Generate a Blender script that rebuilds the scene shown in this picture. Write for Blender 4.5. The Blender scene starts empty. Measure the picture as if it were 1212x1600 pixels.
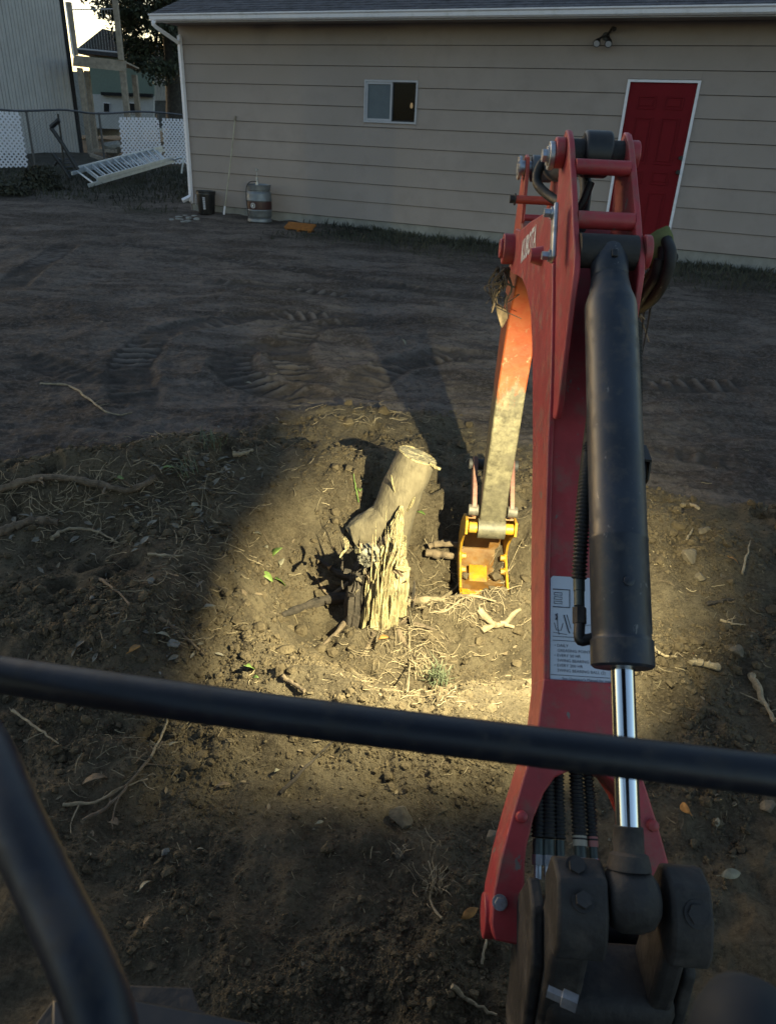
import bpy, bmesh, math, random
import numpy as np
from mathutils import Vector, Matrix
random.seed(7); rng = np.random.default_rng(11)
rad = math.radians
scene = bpy.context.scene
COL = scene.collection

# ------------------------------------------------------------------ camera
FPX = 1150.0; PIT = rad(27.283); ROL = rad(2.728)
CAM = np.array([0, 0, 1.6])
FW = np.array([0, math.cos(PIT), -math.sin(PIT)]); R0 = np.array([1., 0, 0]); U0 = np.cross(R0, FW)
RT = math.cos(ROL)*R0 + math.sin(ROL)*U0; UP = -math.sin(ROL)*R0 + math.cos(ROL)*U0
cd = bpy.data.cameras.new('camera'); cam = bpy.data.objects.new('camera', cd); COL.objects.link(cam)
cd.sensor_fit = 'VERTICAL'; cd.sensor_height = 24; cd.lens = FPX/1600*24
cd.clip_start = .02; cd.clip_end = 900
cam.matrix_world = Matrix(((RT[0], UP[0], -FW[0], CAM[0]), (RT[1], UP[1], -FW[1], CAM[1]), (RT[2], UP[2], -FW[2], CAM[2]), (0, 0, 0, 1)))
cd.dof.use_dof = True; cd.dof.focus_distance = 2.6; cd.dof.aperture_fstop = 5.6
scene.camera = cam
# ------------------------------------------------------------------ dusk sky and the low sun behind the garage
SUN_AZ = rad(-48); SUN_EL = rad(9.0)
world = bpy.data.worlds.new('World'); scene.world = world; world.use_nodes = True
wn = world.node_tree.nodes; wl_ = world.node_tree.links
sky = wn.new('ShaderNodeTexSky'); sky.sky_type = 'NISHITA'; sky.sun_disc = False
sky.sun_elevation = SUN_EL; sky.sun_rotation = SUN_AZ; sky.air_density = 1.0; sky.dust_density = 1.0; sky.ozone_density = 1.0
wl_.new(sky.outputs[0], wn['Background'].inputs[0]); wn['Background'].inputs[1].default_value = .094
sd = bpy.data.lights.new('sun', 'SUN'); sd.energy = .05; sd.angle = rad(10); sd.color = (1, .85, .68)
sun = bpy.data.objects.new('sun', sd); COL.objects.link(sun)
sv = Vector((math.sin(SUN_AZ)*math.cos(SUN_EL), math.cos(SUN_AZ)*math.cos(SUN_EL), math.sin(SUN_EL)))
sun.rotation_euler = (-sv).to_track_quat('-Z', 'Y').to_euler()
LAMP_W = 205.0
scene.view_settings.view_transform = 'Standard'; scene.view_settings.look = 'None'
scene.view_settings.exposure = 1.5; scene.view_settings.gamma = 1.0
scene.render.engine = 'CYCLES'
scene.cycles.use_denoising = True
scene.cycles.max_bounces = 6; scene.cycles.sample_clamp_indirect = 4

def ray(px, py): return FW + RT*(px-606)/FPX - UP*(py-800)/FPX
def at_y(px, py, Y): d = ray(px, py); return CAM + d*Y/d[1]
def at_d(px, py, D): return CAM + ray(px, py)*D
def at_z(px, py, Z): d = ray(px, py); return CAM + d*(Z-CAM[2])/d[2]

# ------------------------------------------------------------------ materials
MATS = {}
def mat(name, col, rough=.6, metal=0., var=.15, vscale=8., bump=0., bscale=60., col2=None, spec=.5, dirt=None, dscale=5., damt=.5, coat=0., stretch=None, bdist=.01, chips=None):
    if name in MATS: return MATS[name]
    m = bpy.data.materials.new(name); m.use_nodes = True; nt = m.node_tree; N = nt.nodes; L = nt.links
    b = N['Principled BSDF']; b.inputs['Roughness'].default_value = rough; b.inputs['Metallic'].default_value = metal
    b.inputs['Specular IOR Level'].default_value = spec
    if coat: b.inputs['Coat Weight'].default_value = coat
    tc = N.new('ShaderNodeTexCoord'); vec = tc.outputs['Object']
    if stretch:
        mp = N.new('ShaderNodeMapping'); mp.inputs['Scale'].default_value = stretch; L.new(vec, mp.inputs['Vector']); vec = mp.outputs[0]
    n1 = N.new('ShaderNodeTexNoise'); n1.inputs['Scale'].default_value = vscale; n1.inputs['Detail'].default_value = 6; n1.inputs['Roughness'].default_value = .65
    L.new(vec, n1.inputs['Vector'])
    c2 = col2 if col2 else tuple(c*(1-var*2) for c in col)
    c1 = col if col2 else tuple(min(1, c*(1+var)) for c in col)
    mx = N.new('ShaderNodeMix'); mx.data_type = 'RGBA'
    mx.inputs['A'].default_value = (*c2, 1); mx.inputs['B'].default_value = (*c1, 1)
    mr = N.new('ShaderNodeMapRange'); mr.inputs['From Min'].default_value = .3; mr.inputs['From Max'].default_value = .7
    L.new(n1.outputs['Fac'], mr.inputs['Value']); L.new(mr.outputs['Result'], mx.inputs['Factor'])
    out = mx.outputs['Result']
    if dirt:
        n3 = N.new('ShaderNodeTexNoise'); n3.inputs['Scale'].default_value = dscale; n3.inputs['Detail'].default_value = 8; n3.inputs['Roughness'].default_value = .7
        L.new(tc.outputs['Object'], n3.inputs['Vector'])
        m3 = N.new('ShaderNodeMapRange'); m3.inputs['From Min'].default_value = .5; m3.inputs['From Max'].default_value = .68; m3.inputs['To Max'].default_value = damt
        L.new(n3.outputs['Fac'], m3.inputs['Value'])
        mx2 = N.new('ShaderNodeMix'); mx2.data_type = 'RGBA'; mx2.inputs['B'].default_value = (*dirt, 1)
        L.new(out, mx2.inputs['A']); L.new(m3.outputs['Result'], mx2.inputs['Factor']); out = mx2.outputs['Result']
        rr = N.new('ShaderNodeMapRange'); rr.inputs['To Min'].default_value = rough; rr.inputs['To Max'].default_value = min(1, rough+.35)
        L.new(m3.outputs['Result'], rr.inputs['Value']); L.new(rr.outputs['Result'], b.inputs['Roughness'])
    if chips:
        n4 = N.new('ShaderNodeTexNoise'); n4.inputs['Scale'].default_value = 48; n4.inputs['Detail'].default_value = 4; n4.inputs['Roughness'].default_value = .6
        mp4 = N.new('ShaderNodeMapping'); mp4.inputs['Scale'].default_value = (1, .5, .5); L.new(tc.outputs['Object'], mp4.inputs['Vector']); L.new(mp4.outputs[0], n4.inputs['Vector'])
        m4 = N.new('ShaderNodeMapRange'); m4.inputs['From Min'].default_value = .665; m4.inputs['From Max'].default_value = .70; L.new(n4.outputs['Fac'], m4.inputs['Value'])
        mx4 = N.new('ShaderNodeMix'); mx4.data_type = 'RGBA'; mx4.inputs['B'].default_value = (*chips, 1); L.new(out, mx4.inputs['A']); L.new(m4.outputs['Result'], mx4.inputs['Factor']); out = mx4.outputs['Result']
    L.new(out, b.inputs['Base Color'])
    if bump:
        n2 = N.new('ShaderNodeTexNoise'); n2.inputs['Scale'].default_value = bscale; n2.inputs['Detail'].default_value = 5
        L.new(vec, n2.inputs['Vector'])
        bp = N.new('ShaderNodeBump'); bp.inputs['Strength'].default_value = bump; bp.inputs['Distance'].default_value = bdist
        L.new(n2.outputs['Fac'], bp.inputs['Height']); L.new(bp.outputs['Normal'], b.inputs['Normal'])
    MATS[name] = m; return m

DUST = (.16, .125, .09)
M_red = mat('red_paint', (.36, .040, .048), .46, var=.12, vscale=11, bump=.25, bscale=22, dirt=(.20, .105, .085), dscale=16, damt=.75, chips=(.16, .13, .12))
M_bar = mat('dark_blue_tube_paint', (.007, .010, .019), .46, var=.2, vscale=14, bump=.08, bscale=40, dirt=(.030, .027, .026), dscale=40, damt=.6)
M_black = mat('black_cylinder_paint', (.020, .025, .038), .42, var=.2, vscale=7, bump=.05, bscale=30, dirt=(.075, .066, .06), dscale=26, damt=.7, chips=(.13, .125, .125))
M_cast = mat('dusty_cast_iron', (.022, .020, .021), .7, var=.3, vscale=9, bump=.35, bscale=45, dirt=(.075, .064, .056), dscale=11, damt=.9)
M_chrome = mat('chrome_rod', (.75, .77, .8), .12, 1., var=.03)
M_steel = mat('zinc_steel', (.42, .44, .48), .4, .85, var=.2, vscale=30, dirt=(.2, .16, .12), dscale=40, damt=.5)
M_rubber = mat('hose_rubber', (.012, .012, .013), .6, var=.2, vscale=20, dirt=(.06, .052, .045), dscale=18, damt=.6)
M_yellow = mat('yellow_bucket_paint', (.42, .215, .012), .5, var=.15, vscale=18, bump=.3, bscale=40, dirt=(.13, .095, .05), dscale=22, damt=1., chips=(.12, .11, .10))
M_bucket_in = mat('worn_shaded_bucket_shell', (.15, .066, .012), .55, var=.2, vscale=12, bump=.15, bscale=30, dirt=(.2, .13, .06), dscale=10, damt=.9)  # worn shell, its brown darkened for the arm's shade inside the bucket
M_siding = mat('tan_siding_paint', (.325, .272, .250), .75, var=.07, vscale=2.2, bump=.15, bscale=90, dirt=(.22, .19, .165), dscale=1.1, damt=.45)
M_white = mat('white_paint', (.80, .78, .85), .5, var=.05, vscale=4, dirt=(.35, .33, .3), dscale=4, damt=.4)
M_trim = mat('grey_white_vinyl', (.42, .42, .47), .45, var=.05)
M_door = mat('red_door_paint', (.165, .006, .012), .55, var=.08, vscale=4, spec=.15)
M_shingle = mat('dark_shingle', (.07, .07, .085), .9, var=.35, vscale=6, bump=.3, bscale=80)
M_pale = mat('pale_field_stone', (.20, .185, .16), .9, var=.2, vscale=20, bump=.5, bscale=60)
M_found = mat('pale_foundation', (.27, .26, .24), .85, var=.15, vscale=4, bump=.2, bscale=30)
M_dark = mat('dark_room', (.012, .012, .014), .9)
M_blackpl = mat('black_plastic', (.012, .012, .014), .45, dirt=(.06, .05, .045), dscale=12, damt=.4)
M_alu = mat('aluminium', (.62, .66, .7), .38, .5, var=.1)
M_wood = mat('weathered_timber', (.30, .25, .20), .8, var=.2, vscale=6, bump=.2, bscale=30)
M_metal_side = mat('grey_metal_siding', (.40, .385, .385), .5, var=.06, vscale=2)
M_stick = mat('pale_root', (.31, .24, .15), .85, var=.3, vscale=25, bump=.4, bscale=90)
M_root = mat('brown_root', (.16, .115, .075), .9, var=.35, vscale=25, bump=.5, bscale=80)
M_rootd = mat('dark_strand', (.055, .042, .032), .9, var=.35, vscale=25, bump=.5, bscale=80)
M_bark = mat('dusty_bark', (.180, .146, .094), .92, col2=(.098, .077, .049), vscale=20, bump=.7, bscale=60, stretch=(1, 1, .35), bdist=.012, dirt=(.060, .046, .030), dscale=11, damt=.6)
M_split = mat('split_wood', (.50, .42, .23), .85, col2=(.13, .092, .04), vscale=38, bump=1., bscale=70, stretch=(1.4, 1.4, .14), bdist=.02, dirt=(.085, .062, .036), dscale=15, damt=.85)
M_cutwood = mat('sawn_wood', (.36, .30, .185), .9, col2=(.15, .12, .075), vscale=34, bump=1., bscale=70)
M_straw = mat('straw', (.30, .235, .145), .8, var=.4, vscale=3)
M_stone = mat('earthy_stone', (.15, .120, .082), .9, var=.25, vscale=20, bump=.6, bscale=60)
M_leafg = mat('green_leaf', (.16, .24, .055), .55, var=.25, vscale=25)
M_leafp = mat('pale_leaf', (.27, .24, .165), .7, var=.25, vscale=25)
M_leafo = mat('orange_dead_leaf', (.40, .19, .05), .75, var=.35, vscale=25)
M_leafb = mat('brown_dead_leaf', (.19, .13, .075), .8, var=.35, vscale=25)
M_grass = mat('dusk_grass', (.050, .050, .032), .8, var=.4, vscale=.6)
M_crown = mat('tree_leaf', (.035, .045, .022), .7, var=.4, vscale=2)
M_trunk = mat('tree_bark', (.05, .043, .036), .9, var=.3, vscale=8, bump=.6, bscale=20)
M_orange = mat('orange_plastic', (.26, .095, .014), .6, var=.2, vscale=10)
M_decal = mat('white_decal', (.52, .56, .66), .45, var=.04, vscale=6)
M_ink = mat('decal_ink', (.06, .065, .09), .6)
M_letter = mat('white_lettering', (.72, .72, .74), .5, var=.1, vscale=40)
M_band = mat('maroon_band', (.045, .014, .014), .5, var=.15)
M_keg = mat('keg_steel', (.20, .215, .235), .5, .55, var=.15, vscale=9)
M_green = mat('green_house_siding', (.17, .22, .19), .8, var=.06)
M_white2 = mat('pale_house_siding', (.52, .52, .52), .8, var=.06)
M_greyroof = mat('far_roof', (.05, .05, .055), .9, var=.2)

# ------------------------------------------------------------------ mesh helper
class MB:
    def __init__(s): s.v = []; s.f = []
    def add(s, vs, fs):
        o = len(s.v); s.v.extend([tuple(map(float, q)) for q in vs]); s.f.extend([tuple(i+o for i in f) for f in fs]); return s
    def box(s, a, b):
        (x0, y0, z0), (x1, y1, z1) = a, b
        return s.add([(x0, y0, z0), (x1, y0, z0), (x1, y1, z0), (x0, y1, z0), (x0, y0, z1), (x1, y0, z1), (x1, y1, z1), (x0, y1, z1)],
                     [(0, 3, 2, 1), (4, 5, 6, 7), (0, 1, 5, 4), (1, 2, 6, 5), (2, 3, 7, 6), (3, 0, 4, 7)])
    def obox(s, c, ax, ay, az):
        c, ax, ay, az = map(np.asarray, (c, ax, ay, az)); vs = []
        for k in (-1, 1):
            for i, j in ((-1, -1), (1, -1), (1, 1), (-1, 1)): vs.append(c+i*ax+j*ay+k*az)
        return s.add(vs, [(0, 3, 2, 1), (4, 5, 6, 7), (0, 1, 5, 4), (1, 2, 6, 5), (2, 3, 7, 6), (3, 0, 4, 7)])
    def prism(s, poly, d, caps=True):
        poly = [np.asarray(q, float) for q in poly]; d = np.asarray(d, float); n = len(poly)
        fs = [(i, (i+1) % n, n+(i+1) % n, n+i) for i in range(n)]
        if caps: fs += [tuple(range(n))[::-1], tuple(range(n, 2*n))]
        return s.add(poly+[q+d for q in poly], fs)
    def tube(s, pts, r, seg=10, caps=True, flat=1.0):
        P = [np.asarray(q, float) for q in pts]; n = len(P)
        if not hasattr(r, '__len__'): r = [r]*n
        T = []
        for i in range(n):
            t = P[min(i+1, n-1)]-P[max(i-1, 0)]; T.append(t/(np.linalg.norm(t)+1e-12))
        up = np.array([0, 0, 1.]) if abs(T[0][2]) < .9 else np.array([1., 0, 0])
        x = np.cross(T[0], up); x /= np.linalg.norm(x); vs = []
        for i in range(n):
            x = x-T[i]*(x@T[i]); x /= np.linalg.norm(x)+1e-12; y = np.cross(T[i], x)
            for k in range(seg):
                a = 2*math.pi*k/seg; vs.append(P[i]+r[i]*(math.cos(a)*x+flat*math.sin(a)*y))
        fs = [(i*seg+k, i*seg+(k+1) % seg, (i+1)*seg+(k+1) % seg, (i+1)*seg+k) for i in range(n-1) for k in range(seg)]
        if caps: fs += [tuple(range(seg))[::-1], tuple((n-1)*seg+k for k in range(seg))]
        return s.add(vs, fs)
    def cyl(s, a, b, r, seg=20): return s.tube([a, b], r, seg)
    def lathe(s, prof, c=(0, 0, 0), seg=28):
        vs = []; n = len(prof)
        for r, z in prof:
            for k in range(seg):
                a = 2*math.pi*k/seg; vs.append((c[0]+r*math.cos(a), c[1]+r*math.sin(a), c[2]+z))
        fs = [(i*seg+k, i*seg+(k+1) % seg, (i+1)*seg+(k+1) % seg, (i+1)*seg+k) for i in range(n-1) for k in range(seg)]
        fs += [tuple(range(seg))[::-1], tuple((n-1)*seg+k for k in range(seg))]
        return s.add(vs, fs)
    def build(s, name, m, parent=None, bevel=0., smooth=38, segs=2):
        me = bpy.data.meshes.new(name); me.from_pydata(s.v, [], s.f); me.update()
        bm = bmesh.new(); bm.from_mesh(me); bmesh.ops.recalc_face_normals(bm, faces=bm.faces); bm.to_mesh(me); bm.free()
        return link(name, me, m, parent, bevel, smooth, segs)
def link(name, me, m, parent=None, bevel=0., smooth=38, segs=2):
    if m is not None and not len(me.materials): me.materials.append(m)
    if smooth: me.shade_smooth(); me.set_sharp_from_angle(angle=rad(smooth))
    o = bpy.data.objects.new(name, me); COL.objects.link(o)
    if parent is not None: o.parent = parent
    if bevel:
        b = o.modifiers.new('bevel', 'BEVEL'); b.width = bevel; b.segments = segs; b.limit_method = 'ANGLE'; b.angle_limit = rad(35); b.harden_normals = False
    return o
def tag(o, label, cat, group=None):
    o['label'] = label; o['category'] = cat
    if group: o['group'] = group
    return o
def thing(name, label, cat, loc=(0, 0, 0), rz=0., group=None):
    o = bpy.data.objects.new(name, None); COL.objects.link(o); o.location = loc; o.rotation_euler = (0, 0, rz); o.empty_display_size = .1
    return tag(o, label, cat, group)
def crom(pts, n=6):
    P = [np.asarray(q, float) for q in pts]; P = [2*P[0]-P[1]]+P+[2*P[-1]-P[-2]]; out = []
    for i in range(1, len(P)-2):
        for k in range(n):
            t = k/n; a, b, c, d = P[i-1:i+3]
            out.append(.5*((2*b)+(-a+c)*t+(2*a-5*b+4*c-d)*t*t+(-a+3*b-3*c+d)*t**3))
    out.append(P[-2]); return out
def bellows(pts, r, amp, pitch, n=40):
    P = crom(pts, 16); P = np.array(P); L = np.concatenate([[0], np.cumsum(np.linalg.norm(np.diff(P, axis=0), axis=1))])
    m = int(L[-1]/pitch*4)+1; s = np.linspace(0, L[-1], m); Q = np.stack([np.interp(s, L, P[:, k]) for k in range(3)], 1)
    return Q, [r+amp*(1 if i % 4 in (1, 2) else -1) for i in range(m)]
def text_mesh(mb, txt, origin, ux, uy, size, lift=.0, bold=0.):
    c = bpy.data.curves.new('t', 'FONT'); c.body = txt; c.size = 1.0; c.offset = bold; c.resolution_u = 2
    o = bpy.data.objects.new('t', c); COL.objects.link(o)
    bpy.context.view_layer.update()
    me = bpy.data.meshes.new_from_object(o.evaluated_get(bpy.context.evaluated_depsgraph_get()))
    ux, uy, origin = map(lambda q: np.asarray(q, float), (ux, uy, origin)); n = np.cross(ux, uy); n /= np.linalg.norm(n)+1e-12
    mb.add([origin+ux*v.co.x*size+uy*v.co.y*size+n*lift for v in me.vertices], [tuple(p.vertices) for p in me.polygons])
    w = max([v.co.x for v in me.vertices] or [0])
    bpy.data.objects.remove(o); bpy.data.curves.remove(c); bpy.data.meshes.remove(me); return w

# ------------------------------------------------------------------ terrain
def _h(ix, iy, s):
    h = (ix.astype(np.uint64)*np.uint64(374761393)+iy.astype(np.uint64)*np.uint64(668265263)+np.uint64(s*2654435761 % (2**32))) & np.uint64(0xffffffff)
    h = ((h ^ (h >> np.uint64(13)))*np.uint64(1274126177)) & np.uint64(0xffffffff)
    h = ((h ^ (h >> np.uint64(16)))*np.uint64(2246822519)) & np.uint64(0xffffffff)
    return (h ^ (h >> np.uint64(15))).astype(np.float64)/4294967295.0
def perlin(x, y, s=0):
    fx = np.floor(x); fy = np.floor(y); ix = fx.astype(np.int64)+100000; iy = fy.astype(np.int64)+100000; tx = x-fx; ty = y-fy
    def g(dx, dy):
        a = _h(ix+dx, iy+dy, s)*2*math.pi; return np.cos(a)*(tx-dx)+np.sin(a)*(ty-dy)
    u = tx*tx*tx*(tx*(tx*6-15)+10); v = ty*ty*ty*(ty*(ty*6-15)+10)
    a = g(0, 0); b = g(1, 0); c = g(0, 1); d = g(1, 1)
    return 1.4*((a+(b-a)*u)+((c+(d-c)*u)-(a+(b-a)*u))*v)
def fbm(x, y, o=4, s=0, gain=.5):
    r = 0; a = 1.
    for k in range(o): r = r+a*perlin(x*2**k+17.3*k, y*2**k-9.1*k, s+k); a *= gain
    return r
def worley(x, y, s=0):
    fx = np.floor(x); fy = np.floor(y); ix = fx.astype(np.int64)+100000; iy = fy.astype(np.int64)+100000; tx = x-fx; ty = y-fy
    d1 = np.full(x.shape, 9.)
    for dx in (-1, 0, 1):
        for dy in (-1, 0, 1):
            px = dx+.15+.7*_h(ix+dx, iy+dy, s)-tx; py = dy+.15+.7*_h(ix+dx, iy+dy, s+77)-ty
            sz = .6+.8*_h(ix+dx, iy+dy, s+133)
            d1 = np.minimum(d1, np.sqrt(px*px+py*py)/sz)
    return d1
def sst(a, b, x): t = np.clip((x-a)/(b-a), 0, 1); return t*t*(3-2*t)
def gau(x, y, cx, cy, sx, sy, rot, amp):
    c, s = math.cos(rot), math.sin(rot); u = (x-cx)*c+(y-cy)*s; v = -(x-cx)*s+(y-cy)*c
    return amp*np.exp(-(u/sx)**2-(v/sy)**2)
def loose_mask(x, y):
    e = np.interp(x, [-6, -3, -1.8, -1.0, -.4, .1, .8, 1.3, 2.5, 6], [2.2, 3.0, 3.45, 4.0, 4.45, 4.6, 4.1, 3.5, 3.3, 2.6])
    return sst(-.12, .22, e-y+.25*perlin(x*2.1, y*2.1, 5)+.1*perlin(x*6, y*6, 6))
TRACKS = []
def make_tracks():
    def gl(pts): return np.array([at_z(px, py, .04)[:2] for px, py in pts])
    defs = [([(210, 640), (208, 600), (207, 557), (257, 518), (335, 503), (450, 490), (600, 487)], .30),
            ([(640, 505), (553, 500), (480, 512), (452, 540), (470, 575), (520, 600)], .32),
            ([(520, 640), (470, 610), (405, 595), (362, 570), (375, 545), (437, 535), (520, 540)], .30),
            ([(540, 620), (575, 590), (625, 565), (700, 550), (790, 560)], .30),
            ([(0, 545), (60, 560), (130, 580), (200, 592), (300, 600)], .24),
            ([(110, 380), (250, 392), (412, 416), (600, 445), (780, 470)], .26),
            ([(0, 455), (60, 415), (118, 378)], .30),
            ([(300, 440), (460, 452), (640, 470)], .22),
            ([(860, 560), (980, 590), (1212, 600)], .28),
            ([(980, 690), (1080, 705), (1212, 730)], .20),
            ([(300, 1450), (420, 1440), (560, 1450), (700, 1480)], .16),
            ([(560, 1600), (590, 1510), (610, 1450)], .16)]
    for pts, wd in defs:
        p = gl(pts); q = np.array(crom([(*v, 0) for v in p], 10))[:, :2]
        TRACKS.append((q, wd))
make_tracks()
def track_h(x, y, tread=False):
    h = np.zeros_like(x)
    for q, wd in TRACKS:
        lo = q.min(0)-wd*1.5; hi = q.max(0)+wd*1.5
        m = (x > lo[0]) & (x < hi[0]) & (y > lo[1]) & (y < hi[1])
        if not m.any(): continue
        X = x[m]; Y = y[m]; best = np.full(X.shape, 9.); S = np.zeros(X.shape); acc = 0.
        for i in range(len(q)-1):
            a = q[i]; d = q[i+1]-a; L = np.linalg.norm(d); d = d/L
            t = np.clip((X-a[0])*d[0]+(Y-a[1])*d[1], 0, L); dd = np.hypot(X-a[0]-t*d[0], Y-a[1]-t*d[1])
            k = dd < best; best[k] = dd[k]; S[k] = acc+t[k]; acc += L
        ends = sst(0, .5, S)*sst(0, .5, acc-S)
        inn = sst(wd*.62, wd*.42, best); berm = np.exp(-((best-wd*.68)/(.10*wd+.02))**2)
        rip = .5+.5*np.sin(2*math.pi*S/.12+1.2*perlin(X*2, Y*2, 3))
        mod = np.clip(.50+1.0*perlin(X*1.7, Y*1.7, 9)+.45*perlin(X*6, Y*6, 10), 0, 1); inn = inn*np.clip(1.05+.9*perlin(X*1.1+5, Y*1.1, 12), .42, 1)
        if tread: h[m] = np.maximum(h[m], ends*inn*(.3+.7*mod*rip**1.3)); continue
        h[m] += ends*(inn*(-.024+mod*.034*rip**1.4)+.013*berm*np.clip(.6+perlin(X*3, Y*3, 16), 0, 1))
    return h
def Hbase(x, y):
    h = np.interp(y, [-50, 4, 13, 19, 24, 30, 80], [0, 0, .08, .33, .46, .5, .5])
    d = np.hypot((x-.16)/.80, (y-2.60)/.70); d = d+.10*perlin(x*2.3, y*2.3, 21)
    h = h-.36*sst(1.15, .45, d)
    h = h+gau(x, y, -1.45, 3.0, .75, .30, .12, .24)+gau(x, y, -.95, 3.38, .42, .24, .5, .16)
    h = h+gau(x, y, -.25, 4.3, .55, .20, .1, .05)+gau(x, y, 1.5, 2.75, .75, .55, 0, .10)+gau(x, y, .45, 2.70, .20, .10, 0, .15)+gau(x, y, .70, 2.95, .16, .2, 0, .12)
    h = h+gau(x, y, -1.1, 2.05, .5, .4, 0, .05)+gau(x, y, .02, 2.50, .30, .24, 0, .07)+gau(x, y, -.14, 2.95, .17, .16, 0, .14)+gau(x, y, -.20, 3.50, .38, .26, .2, .13)
    h = h+gau(x, y, -.85, 2.3, .22, .5, .1, .11)-gau(x, y, -.52, 2.05, .12, .2, .3, .05)
    return h
def H(x, y):
    x = np.asarray(x, float); y = np.asarray(y, float); lo = loose_mask(x, y)
    h = Hbase(x, y)+.022*fbm(x*.9, y*.9, 3, 1)
    near = sst(9, 3, y)
    h = h+lo*(.030*fbm(x*3.3, y*3.3, 3, 31)+.016*perlin(x*13, y*13, 41))
    w1 = worley(x*9, y*9, 51); w2 = worley(x*22, y*22, 61); w3 = worley(x*48, y*48, 71)
    pm = sst(-.25, .45, perlin(x*2.7, y*2.7, 81)+.25*perlin(x*8, y*8, 82))
    nf = sst(1.2, 2.4, np.hypot(x, y))
    h = h+lo*pm*((.006+.024*nf)*np.clip(.75-w1, 0, 1)+(.008+.012*nf)*np.clip(.75-w2, 0, 1))+lo*(.35+.65*pm)*.010*np.clip(.8-w3, 0, 1)
    w4 = worley(x*5.5+3, y*5.5, 57); h = h-lo*(.3+.7*nf)*.055*sst(.30, .12, w4)*sst(.0, .3, perlin(x*1.9, y*1.9, 59))
    h = h+(1-lo)*(.020*fbm(x*2.0, y*4.0, 5, 91, .6)+.006*perlin(x*14, y*14, 95)+.012*np.clip(.7-w2, 0, 1)*pm+.006*np.clip(.8-w3, 0, 1))
    h = h+(1-.85*lo)*track_h(x, y)
    return h
def gp(pts, dz=0., it=7):
    P = np.array(pts, float).reshape(-1, 2); D = np.array([ray(*q) for q in P]); z = np.zeros(len(P))
    for k in range(it):
        X = CAM+D*((z-CAM[2])/D[:, 2])[:, None]; z = .4*z+.6*H(X[:, 0], X[:, 1])
    X = CAM+D*((z-CAM[2])/D[:, 2])[:, None]; X[:, 2] = H(X[:, 0], X[:, 1])+dz; return X

def soil_material():
    m = bpy.data.materials.new('soil'); m.use_nodes = True; nt = m.node_tree; N = nt.nodes; L = nt.links; b = N['Principled BSDF']
    b.inputs['Roughness'].default_value = .95; b.inputs['Specular IOR Level'].default_value = .15
    tc = N.new('ShaderNodeTexCoord')
    def noise(sc, det=6, ro=.6, dist=0, vec=None):
        n = N.new('ShaderNodeTexNoise'); n.inputs['Scale'].default_value = sc; n.inputs['Detail'].default_value = det; n.inputs['Roughness'].default_value = ro; n.inputs['Distortion'].default_value = dist
        L.new(vec or tc.outputs['Object'], n.inputs['Vector']); return n.outputs['Fac']
    def rng_(v, a, b_, c=0, d=1):
        n = N.new('ShaderNodeMapRange'); n.inputs['From Min'].default_value = a; n.inputs['From Max'].default_value = b_; n.inputs['To Min'].default_value = c; n.inputs['To Max'].default_value = d
        L.new(v, n.inputs['Value']); return n.outputs['Result']
    def mix(f, a, c):
        n = N.new('ShaderNodeMix'); n.data_type = 'RGBA'
        for k, v in (('A', a), ('B', c)):
            if isinstance(v, tuple): n.inputs[k].default_value = (*v, 1)
            else: L.new(v, n.inputs[k])
        if isinstance(f, float): n.inputs['Factor'].default_value = f
        else: L.new(f, n.inputs['Factor'])
        return n.outputs['Result']
    at = N.new('ShaderNodeAttribute'); at.attribute_name = 'loose'
    gr = N.new('ShaderNodeAttribute'); gr.attribute_name = 'grassy'
    mp = N.new('ShaderNodeMapping'); mp.inputs['Scale'].default_value = (.55, 1.6, 1); L.new(tc.outputs['Object'], mp.inputs['Vector'])
    flat = mix(rng_(noise(1.3, 8, .68, .8, mp.outputs[0]), .42, .60), (.066, .051, .042), (.185, .150, .128))
    flat = mix(rng_(noise(6, 6, .7), .5, .75, 0, .6), flat, (.235, .19, .162))
    flat = mix(rng_(noise(.55, 4, .6), .5, .62, 0, .7), flat, (.052, .040, .032))
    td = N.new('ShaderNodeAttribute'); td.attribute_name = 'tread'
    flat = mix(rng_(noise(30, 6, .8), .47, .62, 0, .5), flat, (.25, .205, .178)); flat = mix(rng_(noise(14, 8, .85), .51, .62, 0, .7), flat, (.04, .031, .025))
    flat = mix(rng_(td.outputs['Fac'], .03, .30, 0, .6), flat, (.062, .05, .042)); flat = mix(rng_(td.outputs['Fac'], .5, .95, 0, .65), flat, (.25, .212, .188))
    lo = mix(rng_(noise(4.5, 8, .7), .33, .68), (.060, .045, .030), (.185, .146, .094))
    lo = mix(rng_(noise(75, 5, .8), .44, .66, 0, .7), lo, (.21, .165, .11))
    lo = mix(rng_(noise(38, 6, .8), .52, .64, 0, .75), lo, (.05, .038, .026))
    c = mix(at.outputs['Fac'], flat, lo)
    c = mix(gr.outputs['Fac'], c, mix(rng_(noise(7, 6, .7), .4, .65), (.034, .034, .024), (.075, .068, .048)))
    L.new(c, b.inputs['Base Color'])
    bp = N.new('ShaderNodeBump'); bp.inputs['Strength'].default_value = 1.0; bp.inputs['Distance'].default_value = .018
    add = N.new('ShaderNodeMath'); add.operation = 'ADD'; L.new(noise(70, 7, .75), add.inputs[0])
    L.new(rng_(noise(260, 3, .7), 0, 1, 0, .5), add.inputs[1]); L.new(add.outputs[0], bp.inputs['Height']); L.new(bp.outputs['Normal'], b.inputs['Normal'])
    return m
M_soil = soil_material()
YW = rad(23.171); GD = 12.042; GN = np.array([math.sin(YW), math.cos(YW), 0]); GA = np.array([math.cos(YW), -math.sin(YW), 0])
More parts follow.
